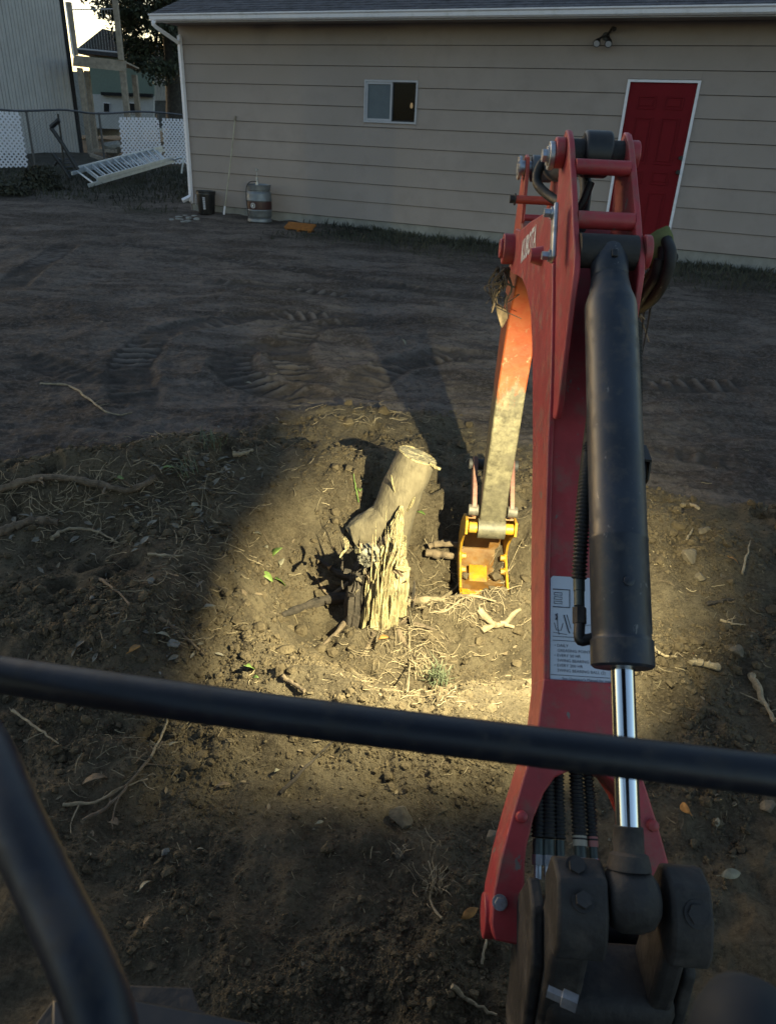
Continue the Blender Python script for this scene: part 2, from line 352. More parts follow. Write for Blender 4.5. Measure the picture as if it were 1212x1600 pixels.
def grassy(x, y):
    dw = GD-(x*GN[0]+y*GN[1]); s = x*GA[0]+y*GA[1]
    g = sst(2.3, .5, dw+.7*perlin(x*1.1, y*1.1, 13))*sst(-7.2, -5.6, s)*(dw > -.3)
    g = np.maximum(g, sst(14.2, 17.5, y+1.2*perlin(x*.8, y*.8, 14))*(x < -3))
    g = np.maximum(g, gau(x, y, -4.6, 14.3, .5, .45, 0, 1.))
    return np.clip(g*(.65+.5*perlin(x*2.4, y*2.4, 15)), 0, 1)
def terrain():
    rs = [.02, .15, .28]; r = .32
    while r < 17: rs.append(r); r *= (1.0053 if r < 3.6 or r > 9 else 1.0036)
    while r < 420: rs.append(r); r *= 1.035
    rs = np.array(rs)
    an = np.concatenate([np.arange(-180, -39, 3.), np.arange(-39, 39.01, .115), np.arange(42, 180, 3.)]); A = np.radians(an)
    Rr, Aa = np.meshgrid(rs, A, indexing='ij'); x = Rr*np.sin(Aa); y = Rr*np.cos(Aa); nr, na = x.shape
    z = H(x.ravel(), y.ravel()).reshape(x.shape)
    co = np.stack([x, y, z], -1).reshape(-1, 3)
    i, j = np.meshgrid(np.arange(nr-1), np.arange(na), indexing='ij'); j2 = (j+1) % na
    q = np.stack([i*na+j, (i+1)*na+j, (i+1)*na+j2, i*na+j2], -1).reshape(-1, 4)[:, ::-1]
    me = bpy.data.meshes.new('ground'); nv = len(co); nf = len(q)
    me.vertices.add(nv); me.vertices.foreach_set('co', co.ravel().astype(np.float32))
    me.loops.add(nf*4); me.loops.foreach_set('vertex_index', q.ravel().astype(np.int32))
    me.polygons.add(nf); me.polygons.foreach_set('loop_start', np.arange(0, nf*4, 4, dtype=np.int32)); me.polygons.foreach_set('use_smooth', np.ones(nf, bool))
    me.update()
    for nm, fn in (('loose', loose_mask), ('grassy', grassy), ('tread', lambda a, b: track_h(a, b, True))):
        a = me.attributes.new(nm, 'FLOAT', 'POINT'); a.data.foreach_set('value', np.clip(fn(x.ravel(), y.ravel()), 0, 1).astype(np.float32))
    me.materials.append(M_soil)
    o = bpy.data.objects.new('ground', me); COL.objects.link(o); o['kind'] = 'structure'
    return o
terrain()

def bulk(name, V, Fc, m, label, cat, smooth=False):
    me = bpy.data.meshes.new(name); V = np.asarray(V, np.float32); Fc = np.asarray(Fc, np.int32); k = Fc.shape[1]
    me.vertices.add(len(V)); me.vertices.foreach_set('co', V.ravel()); me.loops.add(Fc.size); me.loops.foreach_set('vertex_index', Fc.ravel())
    me.polygons.add(len(Fc)); me.polygons.foreach_set('loop_start', np.arange(0, Fc.size, k, dtype=np.int32)); me.polygons.foreach_set('use_smooth', np.full(len(Fc), smooth)); me.update()
    me.materials.append(m); o = bpy.data.objects.new(name, me); COL.objects.link(o)
    o['kind'] = 'stuff'; o['label'] = label; o['category'] = cat; return o
_t = (1+5**.5)/2
ICO_V = np.array([(-1, _t, 0), (1, _t, 0), (-1, -_t, 0), (1, -_t, 0), (0, -1, _t), (0, 1, _t), (0, -1, -_t), (0, 1, -_t), (_t, 0, -1), (_t, 0, 1), (-_t, 0, -1), (-_t, 0, 1)])/math.hypot(1, _t)
ICO_F = np.array([(0, 11, 5), (0, 5, 1), (0, 1, 7), (0, 7, 10), (0, 10, 11), (1, 5, 9), (5, 11, 4), (11, 10, 2), (10, 7, 6), (7, 1, 8), (3, 9, 4), (3, 4, 2), (3, 2, 6), (3, 6, 8), (3, 8, 9), (4, 9, 5), (2, 4, 11), (6, 2, 10), (8, 6, 7), (9, 8, 1)])
def scatter(n, lo=True, pmin=0, rmax=8., rmin=.6):
    pts = []
    while len(pts) < n:
        a = np.radians(rng.uniform(-36, 36, 4000)); r = np.exp(rng.uniform(math.log(rmin), math.log(rmax), 4000)); x = r*np.sin(a); y = r*np.cos(a)
        k = loose_mask(x, y); keep = rng.random(4000) < (k if lo else .15+.85*k)
        pts += list(zip(x[keep], y[keep]))
    return np.array(pts[:n])
# crumbs and clods of loose soil
def crumbs(n, smin, smax, pw_, VT, FT_, name, label, m, rmin=.6, rmax=8.):
    P = scatter(n, rmax=rmax, rmin=rmin); pm = perlin(P[:, 0]*2.7, P[:, 1]*2.7, 81)+.3*perlin(P[:, 0]*8, P[:, 1]*8, 82); keep = rng.random(len(P)) < np.clip(.45+1.1*pm, .12, 1); P = P[keep]
    rr = np.hypot(P[:, 0], P[:, 1]); sz = (smin+(smax-smin)*rng.random(len(P))**pw_)*np.clip(rr/2.0, .5, 1.3)
    sc = sz[:, None]*rng.uniform(.6, 1.3, (len(P), 3)); sc[:, 2] *= .8; nv = len(VT)
    V = VT[None]*rng.uniform(.7, 1.25, (len(P), nv, 1))*sc[:, None, :]
    th = rng.uniform(0, 6.28, len(P)); c_, s_ = np.cos(th)[:, None], np.sin(th)[:, None]
    V = np.stack([V[..., 0]*c_-V[..., 1]*s_, V[..., 0]*s_+V[..., 1]*c_, V[..., 2]], -1)
    V += np.stack([P[:, 0], P[:, 1], H(P[:, 0], P[:, 1])+sc[:, 2]*.3], -1)[:, None, :]
    Fc = (FT_[None]+nv*np.arange(len(P))[:, None, None]).reshape(-1, 3)
    bulk(name, V.reshape(-1, 3), Fc, m, label, 'soil')
M_clod = mat('soil_clod', (.150, .115, .072), .95, col2=(.06, .045, .029), vscale=14, bump=.8, bscale=120, spec=.1)
OCT_V = np.array([(1, 0, 0), (0, 1, 0), (-1, 0, 0), (0, -1, 0), (0, 0, 1), (0, 0, -1.)]); OCT_F = np.array([(0, 1, 4), (1, 2, 4), (2, 3, 4), (3, 0, 4), (1, 0, 5), (2, 1, 5), (3, 2, 5), (0, 3, 5)])
crumbs(90000, .0028, .0085, 2., OCT_V, OCT_F, 'soil_crumbs', 'fine loose crumbs of brown soil over the dug ground', M_clod, rmax=5.)
crumbs(9000, .006, .022, 3., ICO_V, ICO_F, 'soil_clods', 'small clods of brown soil lying over the dug ground', M_clod)
# straw and root fibres
def fibres(n, lmin, lmax, wid, m, name, label, lo=True, curve=.5, rmax=8., lift=.004, pts=None):
    P = scatter(n, lo, rmax=rmax, rmin=.9) if pts is None else pts; n = len(P)
    L = lmin+(lmax-lmin)*rng.random(n)**2.2; th = rng.uniform(0, math.pi, n); cv = rng.normal(0, curve, n); seg = 4
    near_ = np.clip(np.hypot(P[:, 0], P[:, 1])/2.3, .42, 1.15); L = L*near_; w = wid*rng.uniform(.5, 1.5, n)*near_; t = np.linspace(-.5, .5, seg+1); ang = th[:, None]+cv[:, None]*t[None]
    dx = np.cos(ang); dy = np.sin(ang); px = P[:, 0:1]+np.cumsum(dx, 1)*(L/seg)[:, None]; py = P[:, 1:2]+np.cumsum(dy, 1)*(L/seg)[:, None]
    zz = H(px.ravel(), py.ravel()).reshape(px.shape); zm = zz.mean(1, keepdims=True); tilt = rng.normal(0, .18, n)[:, None]*t[None]*L[:, None]
    zz = np.maximum(zz, .4*zz+.6*zm+tilt)+lift*rng.uniform(.2, 1.6, (n, 1))
    nx = -dy*w[:, None]*.5; ny = dx*w[:, None]*.5
    V = np.stack([np.stack([px+nx, py+ny, zz], -1), np.stack([px-nx, py-ny, zz], -1), np.stack([px, py, zz+w[:, None]*.7], -1)], 2)
    V = V.reshape(n, (seg+1)*3, 3); F = []
    for k in range(seg):
        for e in range(3):
            F.append((k*3+e, k*3+(e+1) % 3, (k+1)*3+(e+1) % 3, (k+1)*3+e))
    F = (np.array(F)[None]+((seg+1)*3)*np.arange(n)[:, None, None]).reshape(-1, 4)
    return bulk(name, V.reshape(-1, 3), F, m, label, 'litter')
fibres(1700, .006, .045, .0022, M_straw, 'straw_litter', 'pale bits of straw and chopped roots scattered on the dug soil')
fibres(400, .015, .06, .003, M_straw, 'dry_litter', 'sparse pale straw bits on the driven yard', lo=False, rmax=9)
fibres(700, .02, .10, .0017, M_root, 'root_fibres', 'fine brown root fibres tangled in the dug soil', curve=.9)
def cluster(px, py, sx, sy, n):
    q = np.stack([rng.normal(px, sx, n), rng.normal(py, sy, n)], 1); return gp(q)[:, :2]
tang = np.concatenate([cluster(640, 1045, 55, 30, 230), cluster(700, 940, 50, 25, 120), cluster(230, 1180, 60, 35, 60), cluster(100, 800, 80, 35, 130), cluster(330, 735, 60, 25, 90), cluster(760, 940, 40, 30, 70), cluster(680, 1375, 22, 30, 30), cluster(560, 660, 60, 12, 60), cluster(180, 790, 110, 45, 150), cluster(300, 860, 40, 50, 60), cluster(250, 960, 70, 40, 60)])
fibres(0, .03, .13, .0022, M_stick, 'root_tangle', 'pale tangled rootlets around the torn stump and on the soil heaps', curve=.9, lift=.014, pts=tang)

def leaf_litter(n, m, name, label, smin, smax, pts=None):
    P = scatter(n, True, rmax=6., rmin=.9) if pts is None else pts; n = len(P); s = rng.uniform(smin, smax, n)*np.clip(np.hypot(P[:, 0], P[:, 1])/2.2, .5, 1.2); a = rng.normal(0, 1, (n, 3)); a[:, 2] *= .3; a /= np.linalg.norm(a, axis=1)[:, None]
    b = np.cross(np.array([0, 0, 1.])+rng.normal(0, .35, (n, 3)), a); b /= np.linalg.norm(b, axis=1)[:, None]; up = np.cross(a, b); c = np.stack([P[:, 0], P[:, 1], H(P[:, 0], P[:, 1])+s*.25], -1); S1 = s[:, None]; w = rng.uniform(.25, .5, (n, 1))
    V = np.stack([c-a*S1, c-a*S1*.3+b*S1*w+up*S1*.15, c+a*S1*.4+b*S1*w*.8+up*S1*.18, c+a*S1, c+a*S1*.4-b*S1*w*.8+up*S1*.12, c-a*S1*.3-b*S1*w+up*S1*.16, c-a*S1*.3, c+a*S1*.4], 1)
    F = np.array([(0, 6, 1, 1), (1, 6, 7, 2), (2, 7, 3, 3), (3, 7, 4, 4), (4, 7, 6, 5), (5, 6, 0, 0)]); T = []
    for f in F:
        q = list(dict.fromkeys(f)); T.append((q[0], q[1], q[2]));
        if len(q) == 4: T.append((q[0], q[2], q[3]))
    T = (np.array(T)[None]+8*np.arange(n)[:, None, None]).reshape(-1, 3)
    bulk(name, V.reshape(-1, 3), T, m, label, 'litter')
M_deadmix = mat('mixed_dead_leaf', (.26, .20, .125), .8, col2=(.10, .065, .038), vscale=7)
leaf_litter(260, M_deadmix, 'leaf_litter', 'small dead leaf scraps lying on the dug soil', .006, .018)
leaf_litter(0, mat('grey_dead_leaf', (.22, .19, .145), .8, var=.4, vscale=9), 'bank_leaf_litter', 'greyish dead leaf scraps on the rooty left bank', .010, .026, pts=np.concatenate([cluster(170, 800, 110, 40, 70), cluster(330, 730, 45, 25, 45), cluster(250, 1000, 80, 40, 30)]))
# ------------------------------------------------------------------ garage
GS0 = -9.44; GS1 = 2.2
gloc = GA*GS0+GN*GD
garage = thing('garage', 'long tan garage with horizontal lap siding, red door and dark shingle roof', 'garage', (gloc[0], gloc[1], .08), -YW)
GZ = .08
def gx(s): return s-GS0
ZL = [3.05]+[1.6+1.452-.2794*k-0 for k in range(1, 11)]
WIN = (-5.89, -4.99, 1.728, 2.312); DOR = (-1.865, -.925, .25, 2.383)
def board(s0, s1, zt, zb, full):
    zt -= GZ; zb += .007-GZ; lip = -.018
    zz = zb; frac = (full[0]-GZ-zt)/(full[0]-full[1]) if full[0] != full[1] else 0
    poly = [(gx(s0), .02, zb), (gx(s0), lip, zb), (gx(s0), lip, zb+.004), (gx(s0), -.002, zt), (gx(s0), .02, zt)]
    MB().prism(poly, (s1-s0, 0, 0)).build('siding_board', M_siding, garage, smooth=0)
for k in range(10):
    zt, zb = ZL[k], ZL[k+1]+.0; cuts = []
    for W in (WIN, DOR):
        if W[2] < zt and W[3] > zb: cuts.append(W)
    s = GS0
    for W in cuts:
        board(s, W[0], zt, zb, (zt, zb)); s = W[1]
        if W[3] < zt-.005: board(W[0], W[1], zt, W[3], (zt, zb))
        if W[2] > zb+.005: board(W[0], W[1], W[2], zb, (zt, zb))
    board(s, GS1, zt, zb, (zt, zb))
MB().box((gx(GS0)+.01, .022, -.3), (gx(WIN[0]), .1, 2.97)).box((gx(WIN[1]), .022, -.3), (gx(DOR[0]), .1, 2.97)).box((gx(DOR[1]), .022, -.3), (gx(GS1), .1, 2.97)).box((gx(WIN[0]), .022, -.3), (gx(WIN[1]), .1, WIN[2]-GZ)).box((gx(WIN[0]), .022, WIN[3]-GZ), (gx(WIN[1]), .1, 2.97)).box((gx(DOR[0]), .022, DOR[3]-GZ), (gx(DOR[1]), .1, 2.97))  .build('lap_shade_sheathing', M_dark, garage, smooth=0)  # dark backing seen through the board gaps stands in for lap shadow
MB().box((gx(GS0)+.02, .004, -.4), (gx(GS1), .16, ZL[10]-GZ-.004)).build('foundation', M_found, garage, smooth=0)
MB().box((gx(GS0)-.015, .004, .05), (gx(GS0)-.001, 6.0, 2.97)).build('end_wall', M_siding, garage, smooth=0)
# dark interior behind the openings
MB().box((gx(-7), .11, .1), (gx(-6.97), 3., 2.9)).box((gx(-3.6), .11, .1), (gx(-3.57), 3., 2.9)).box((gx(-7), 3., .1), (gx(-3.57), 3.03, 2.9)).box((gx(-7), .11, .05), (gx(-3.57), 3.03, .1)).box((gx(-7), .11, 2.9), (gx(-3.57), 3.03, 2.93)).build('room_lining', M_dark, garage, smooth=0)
# window
wx0, wx1, wz0, wz1 = gx(WIN[0]), gx(WIN[1]), WIN[2]-GZ, WIN[3]-GZ; wm = gx(-5.435)
def framebox(mb, x0, x1, z0, z1, t, y0, y1):
    mb.box((x0, y0, z0), (x0+t, y1, z1)); mb.box((x1-t, y0, z0), (x1, y1, z1)); mb.box((x0+t, y0, z1-t), (x1-t, y1, z1)); mb.box((x0+t, y0, z0), (x1-t, y1, z0+t)); return mb
fr = framebox(MB(), wx0-.004, wx1+.004, wz0-.004, wz1+.004, .026, -.030, .05).build('window', M_trim, garage, smooth=0)
framebox(MB(), wx0+.024, wm+.02, wz0+.024, wz1-.024, .030, -.018, .02).build('sash', M_trim, fr, smooth=0)
framebox(MB(), wm+.022, wx1-.024, wz0+.024, wz1-.024, .016, .012, .04).build('sash', M_bar, fr, smooth=0)
gm = bpy.data.materials.new('window_glass'); gm.use_nodes = True; nt = gm.node_tree; bs = nt.nodes['Principled BSDF']
bs.inputs['Base Color'].default_value = (.004, .005, .008, 1); bs.inputs['Roughness'].default_value = .06; bs.inputs['Alpha'].default_value = .85; bs.inputs['Specular IOR Level'].default_value = .12
MB().box((wm+.038, .022, wz0+.04), (wx1-.04, .026, wz1-.04)).build('pane', gm, fr, smooth=0)
M_screen = mat('grey_insect_screen', (.10, .125, .15), .6, var=.06, vscale=6)
MB().box((wx0+.054, -.002, wz0+.054), (wm-.010, .004, wz1-.054)).build('pane', M_screen, fr, smooth=0)
# door
dx0, dx1, dz0, dz1 = gx(DOR[0]), gx(DOR[1]), DOR[2]-GZ, DOR[3]-GZ
door = MB().box((dx0+.03, .0, dz0), (dx1-.03, .04, dz1-.03)).build('door', M_door, garage, smooth=0)
mb = MB(); mb.box((dx0-.006, -.034, dz0), (dx0+.030, .05, dz1)); mb.box((dx1-.030, -.034, dz0), (dx1+.006, .05, dz1)); mb.box((dx0+.03, -.034, dz1-.03), (dx1-.03, .05, dz1)); mb.build('door_frame', M_white, door, smooth=0)
for (z0, z1) in ((1.80, 1.96), (1.12, 1.70), (.86, 1.03), (.14, .76)):
    for cx in (.29, .65):
        x0 = dx0+cx-.125; x1 = dx0+cx+.125; zz0, zz1 = z0+dz0-.02, z1+dz0-.02
        p = framebox(MB(), x0, x1, zz0, zz1, .018, -.010, .002); p.box((x0+.04, -.009, zz0+.04), (x1-.04, .002, zz1-.04)); p.build('door_panel', M_door, door, bevel=.004, smooth=0)
xx = gx(-.983)
for z in (1.449-GZ, 1.27-GZ):
    mb = MB(); mb.cyl((xx, .0, z), (xx, -.03, z), .03, 16); mb.tube([(xx, -.03, z), (xx, -.05, z), (xx, -.065, z)], [.012, .028, .02], 14)
    mb.build('door_knob', M_blackpl, door)
MB().box((dx0-.01, -.06, dz0-.05), (dx1+.01, .05, dz0-.004)).build('threshold', M_found, door, smooth=0)
# eave, gutter, roof
ex0 = -.10; ex1 = gx(GS1)+.3
MB().box((ex0+.02, -.50, 2.972), (ex1, .1, 2.984)).build('soffit', M_siding, garage, smooth=0)
gut = [(ex0, -.54, 3.062), (ex0, -.625, 3.062), (ex0, -.625, 3.045), (ex0, -.605, 3.03), (ex0, -.60, 2.985), (ex0, -.575, 2.965), (ex0, -.54, 2.965)]
gutter = MB().prism(gut, (ex1-ex0, 0, 0)).build('gutter', M_white, garage, smooth=0)
MB().box((ex0, -.536, 2.95), (ex1, -.505, 3.065)).build('fascia', M_trim, garage, smooth=0)
roof = MB().prism([(ex0, -.55, 3.068), (ex0, 3.4, 4.52), (ex0, 3.4, 4.42), (ex0, -.55, 3.03)], (ex1-ex0, 0, 0)).build('roof', M_shingle, garage, smooth=0)
mb = MB(); sl = (4.52-3.068)/3.95; ln = math.hypot(1, sl)
for r in range(12):
    y0 = -.56+r*.135; x = ex0-(r % 2)*.15
    while x < ex1:
        w = .30; j = rng.uniform(-.006, .006); z0 = 3.072+(y0+.55)*sl
        a0 = max(x, ex0); a1 = min(x+w-.006, ex1)
        if a1 > a0: mb.prism([(a0, y0+j, z0), (a0, y0+j, z0+.012), (a0, y0+.145, z0+.145*sl+.003), (a0, y0+.145, z0+.145*sl-.002)], (a1-a0, 0, 0))
        x += w
sh = mb.build('shingles', M_shingle, roof, smooth=0); sh['kind'] = 'stuff'
# downspout
dsp = [(gx(-9.42)-.05, -.57, 2.97), (gx(-9.42)-.05, -.56, 2.90), (gx(-9.42)+.03, -.12, 2.72), (gx(-9.42)+.03, -.055, 2.62), (gx(-9.42)+.03, -.055, .40), (gx(-9.42)+.02, -.09, .30), (gx(-9.42)-.06, -.20, .235)]
MB().tube(crom(dsp, 5), .040, 4).build('downspout', M_white, garage, smooth=0)
# twin flood lamp under the eave
fx = gx(-2.26)
fl = MB().cyl((fx, -.016, 2.80), (fx, -.045, 2.80), .05, 18).build('flood_lamp', M_blackpl, garage)
for dx, dz in ((-.075, -.065), (.075, -.07)):
    c = np.array((fx+dx, -.14, 2.80+dz)); a = np.array((dx*.8, -.8, -.55)); a /= np.linalg.norm(a)
    MB().tube([(fx, -.045, 2.80), (fx+dx*.6, -.07, 2.79), c-a*.04, c-a*.02, c+a*.055, c+a*.06], [.012, .012, .015, .03, .05, .05], 14).build('lamp_head', M_blackpl, fl)
    MB().tube([c+a*.052, c+a*.062], [.044, .04], 14).build('lens', M_trim, fl)
MB().tube([(fx+.02, -.045, 2.82), (fx+.09, -.10, 2.89), (fx+.12, -.14, 2.87)], [.015, .02, .03], 10).build('motion_sensor', M_blackpl, fl)
# bulb lit inside
be = bpy.data.materials.new('lit_bulb'); be.use_nodes = True; be.node_tree.nodes['Principled BSDF'].inputs['Emission Color'].default_value = (1, .75, .4, 1); be.node_tree.nodes['Principled BSDF'].inputs['Emission Strength'].default_value = 3.0
def gw(s, dn, z): q = GA*s+GN*(GD+dn); return (q[0], q[1], z)
bulb = thing('light_bulb', 'small lit bulb glowing behind the dark right pane of the garage window', 'bulb', gw(-5.232, .35, 1.985))
MB().lathe([(.004, -.035), (.020, -.02), (.024, 0), (.018, .025), (.010, .045)]).build('glass', be, bulb)
MB().cyl((0, 0, .045), (0, 0, .9), .008, 8).build('cord', M_blackpl, bulb)

# ------------------------------------------------------------------ things along the garage wall
def gfoot(s, dn): q = GA*s+GN*(GD+dn); return (q[0], q[1], float(H(np.array([q[0]]), np.array([q[1]]))[0]))
keg = thing('beer_keg', 'dented silver beer keg with maroon band and hand pump by the garage wall', 'keg', gfoot(-7.69, -.38), -YW)
MB().lathe([(.205, 0), (.212, .012), (.205, .05), (.188, .062), (.205, .085), (.214, .11), (.214, .175), (.220, .185), (.220, .195), (.214, .205)]).build('base', M_keg, keg)
MB().lathe([(.2145, .206), (.2155, .215), (.2155, .325), (.2145, .334)], seg=40).build('band', M_band, keg)
MB().lathe([(.214, .335), (.220, .345), (.220, .355), (.214, .365), (.214, .44), (.205, .47), (.186, .492), (.186, .50), (.200, .512), (.206, .575), (.210, .59), (.200, .595), (.192, .575), (.185, .53), (.05, .53), (.03, .545)]).build('body', M_keg, keg)
mb = MB(); cc = np.array([.015, -.2185, .27])
ring = [cc+np.array([.038*math.cos(t), .0015*0+.4*(.038*math.cos(t))**2, .038*math.sin(t)]) for t in np.linspace(0, 2*math.pi, 25)]
mb.tube(ring, .005, 6); mb.obox(cc+np.array([-.004, -.001, .0]), (.012, .0, .006), (0, .002, 0), (-.006, 0, .016)); mb.build('emblem', M_letter, keg)
MB().tube([(-.03, .0, .53), (-.03, 0, .60), (-.03, 0, .64), (-.03, 0, .645), (-.03, 0, .70)], [.035, .03, .028, .02, .02], 14).tube([(-.03, 0, .70), (-.03, 0, .80)], .006, 8).lathe([(.01, .80), (.022, .81), (.022, .83), (.01, .84)], c=(-.03, 0, 0), seg=12).build('hand_pump', M_steel, keg)
MB().tube(crom([(-.03, -.02, .64), (-.08, -.15, .63), (-.10, -.225, .54), (-.10, -.235, .35), (-.085, -.235, .18), (-.07, -.24, .10)], 6), .007, 8).build('tap_hose', M_rubber, keg)
bk = thing('plastic_bucket', 'black plastic bucket with a pale label beside the downspout', 'bucket', gfoot(-8.90, -.26), -YW+.2)
MB().lathe([(.135, 0), (.140, .01), (.165, .33), (.172, .33), (.172, .345), (.168, .36), (.176, .37), (.176, .385), (.165, .385), (.158, .36), (.13, .03), (.01, .025)]).build('body', M_blackpl, bk)
mb = MB()
for k in range(7): mb.box((.012, -.1575-.0016*k*1.0-.003, .09+k*.030), (.055, -.149-.0016*k, .112+k*.030))
mb.build('label_print', M_trim, bk, smooth=0)
MB().tube([(-.172, 0, .35), (-.19, -.04, .26), (-.19, -.06, .17), (-.165, -.05, .13)], .004, 6).build('bail_handle', M_steel, bk)
q0 = np.array(gfoot(-8.56, -.22)); q1 = np.array(gw(-8.345, -.03, 1.735))
st = thing('broom_handle', 'thin pale wooden pole leaning on the tan garage wall', 'pole', tuple(q0))
MB().tube([(0, 0, 0), tuple((q1-q0)*.5+np.array([.01, -.004, 0])), tuple(q1-q0)], .0125, 8).build('shaft', mat('bleached_handle', (.42, .38, .30), .7), st)
MB().tube([tuple((q1-q0)*.955), tuple((q1-q0)*1.0)], .018, 8).build('grip', M_wood, st)
MB().tube([(0, 0, 0), tuple((q1-q0)*.09)], .017, 8).build('ferrule', M_white, st)
oc = gfoot(-6.68, -.72); ot = thing('orange_crate_lid', 'flat orange slatted plastic piece lying in the grass by the wall', 'plastic piece', oc, -YW-.02)
ot.scale = (.85, .6, .9)
for k in range(4): MB().box((-.31, -.13+k*.07, .03+.022*k), (.31, -.085+k*.07, .075+.022*k)).build('slat', M_orange, ot, bevel=.006)
for x in (-.26, 0, .25): MB().box((x-.02, -.14, .0), (x+.02, .15, .03)).build('cross_bar', M_orange, ot, bevel=.004)
for x in (.02, .15): MB().tube([(x, .12, .08), (x+.01, .12, .17), (x+.02, .13, .21)], [.012, .014, .008], 8).build('peg', M_blackpl, ot)

# ------------------------------------------------------------------ far left: metal shed, deck, house, tree, fence
p1 = np.array([-11.58, 28.96]); dv = np.array([.39, .921]); shed = thing('metal_building', 'tall grey building with vertical metal siding at the left edge', 'building', (p1[0], p1[1], .40), 0)
nv_ = np.array([dv[1], -dv[0]])
pw = .265
for k in range(34):
    a = -dv*(k*pw); b = -dv*((k+1)*pw); o = nv_
    b = b+dv*.024
    prof = [a, a-dv*.09, a-dv*.105+o*.035, a-dv*.135+o*.035, a-dv*.15, b]
    v = [(q[0], q[1], .0) for q in prof]+[(q[0], q[1], 9.) for q in prof]; n = len(prof)
    back = [(q[0]-o[0]*.03, q[1]-o[1]*.03) for q in (b, a)]
    poly = [(q[0], q[1], .02) for q in prof]+[(q[0], q[1], .02) for q in back]
    MB().prism(poly, (0, 0, 9.)).build('siding_panel', M_metal_side, shed, smooth=0)
MB().prism([(nv_[0]*.05, nv_[1]*.05, 0), (dv[0]*.14+nv_[0]*.05, dv[1]*.14+nv_[1]*.05, 0), (dv[0]*.14-nv_[0]*.4, dv[1]*.14-nv_[1]*.4, 0), (-nv_[0]*.4, -nv_[1]*.4, 0)], (0, 0, 9.05)).build('corner_trim', M_dark, shed, smooth=0)
e = -dv*9.05; MB().prism([(nv_[0]*.045, nv_[1]*.045, -.3), (e[0]+nv_[0]*.045, e[1]+nv_[1]*.045, -.3), (e[0]-nv_[0]*.3, e[1]-nv_[1]*.3, -.3), (-nv_[0]*.3, -nv_[1]*.3, -.3)], (0, 0, .36)).build('base_trim', M_found, shed, smooth=0)
bw = -nv_*7; MB().prism([(-nv_[0]*.05, -nv_[1]*.05, 0), (e[0]-nv_[0]*.05, e[1]-nv_[1]*.05, 0), (e[0]+bw[0], e[1]+bw[1], 0), (bw[0], bw[1], 0)], (0, 0, 8.9))  .build('core', M_dark, shed, smooth=0)
# deck
dk = thing('raised_deck', 'weathered timber deck on tall posts with wire railing beside the metal building', 'deck', tuple(at_y(137, 245, 27.6)))
dk0 = np.array(dk.location)
def dl(px, py, Y): return at_y(px, py, Y)-dk0
A0 = dl(115, 86, 27.6); A1 = dl(197, 95, 27.9); B0 = dl(114, 103, 27.6); B1 = dl(197, 112, 27.9); bk2 = np.array([-.6, 3.2, 0])
MB().add([B0, B1, A1, A0]+[q+np.array([0, .05, 0]) for q in (B0, B1, A1, A0)], [(0, 1, 2, 3), (4, 7, 6, 5), (0, 4, 5, 1), (1, 5, 6, 2), (2, 6, 7, 3), (3, 7, 4, 0)]).build('fascia_board', M_wood, dk, smooth=0)
MB().add([A0+np.array([0, .055, -.02]), A1+np.array([0, .055, -.02]), A1+bk2, A0+bk2]+[q+np.array([0, 0, -.05]) for q in (A0+np.array([0, .055, -.02]), A1+np.array([0, .055, -.02]), A1+bk2, A0+bk2)], [(0, 1, 2, 3), (4, 7, 6, 5), (0, 4, 5, 1), (1, 5, 6, 2), (2, 6, 7, 3), (3, 7, 4, 0)]).build('decking', M_wood, dk, smooth=0)
def post(a, b, h, name='post', m=M_wood): MB().obox((np.asarray(a)+np.asarray(b))/2, (h, 0, 0), (0, h, 0), (np.asarray(b)-np.asarray(a))/2).build(name, m, dk, smooth=0)
b0 = dl(125, 106, 27.75); post((b0[0], b0[1], -.4), b0, .075); post((b0[0]-.35, b0[1]+1.5, -.4), (b0[0]-.35, b0[1]+1.5, b0[2]), .075)
b1 = dl(192, 110, 28.); post((b1[0], b1[1], -.4), b1, .085); post((b1[0]-.4, b1[1]+2.4, -.4), (b1[0]-.4, b1[1]+2.4, b1[2]), .085)
r0 = dl(118, 86, 27.7); r1 = dl(190, 94, 27.9); t0 = r0+np.array([0, 0, 1.42]); t1 = r1+np.array([0, 0, 1.62])
post(r0, t0, .075, 'railing_post'); post(r1, t1, .075, 'railing_post')
for f, rr_ in ((.13, .025), (.86, .018)): MB().tube([r0+(t0-r0)*f, r1+(t1-r1)*f], rr_, 6).build('rail', M_trim, dk)
mb = MB()
for k in range(1, 16): mb.tube([r0+(t0-r0)*.13+(r1-r0)*k/16, r0+(t0-r0)*.86+(r1-r0)*k/16+(t1-t0-r1+r0)*k/16*.86], .004, 4)
w = mb.build('wire_infill', M_steel, dk); w['kind'] = 'stuff'
MB().tube([dl(103, 5, 27.6), dl(116, 90, 27.6)], .02, 6).build('conduit', M_white, dk)
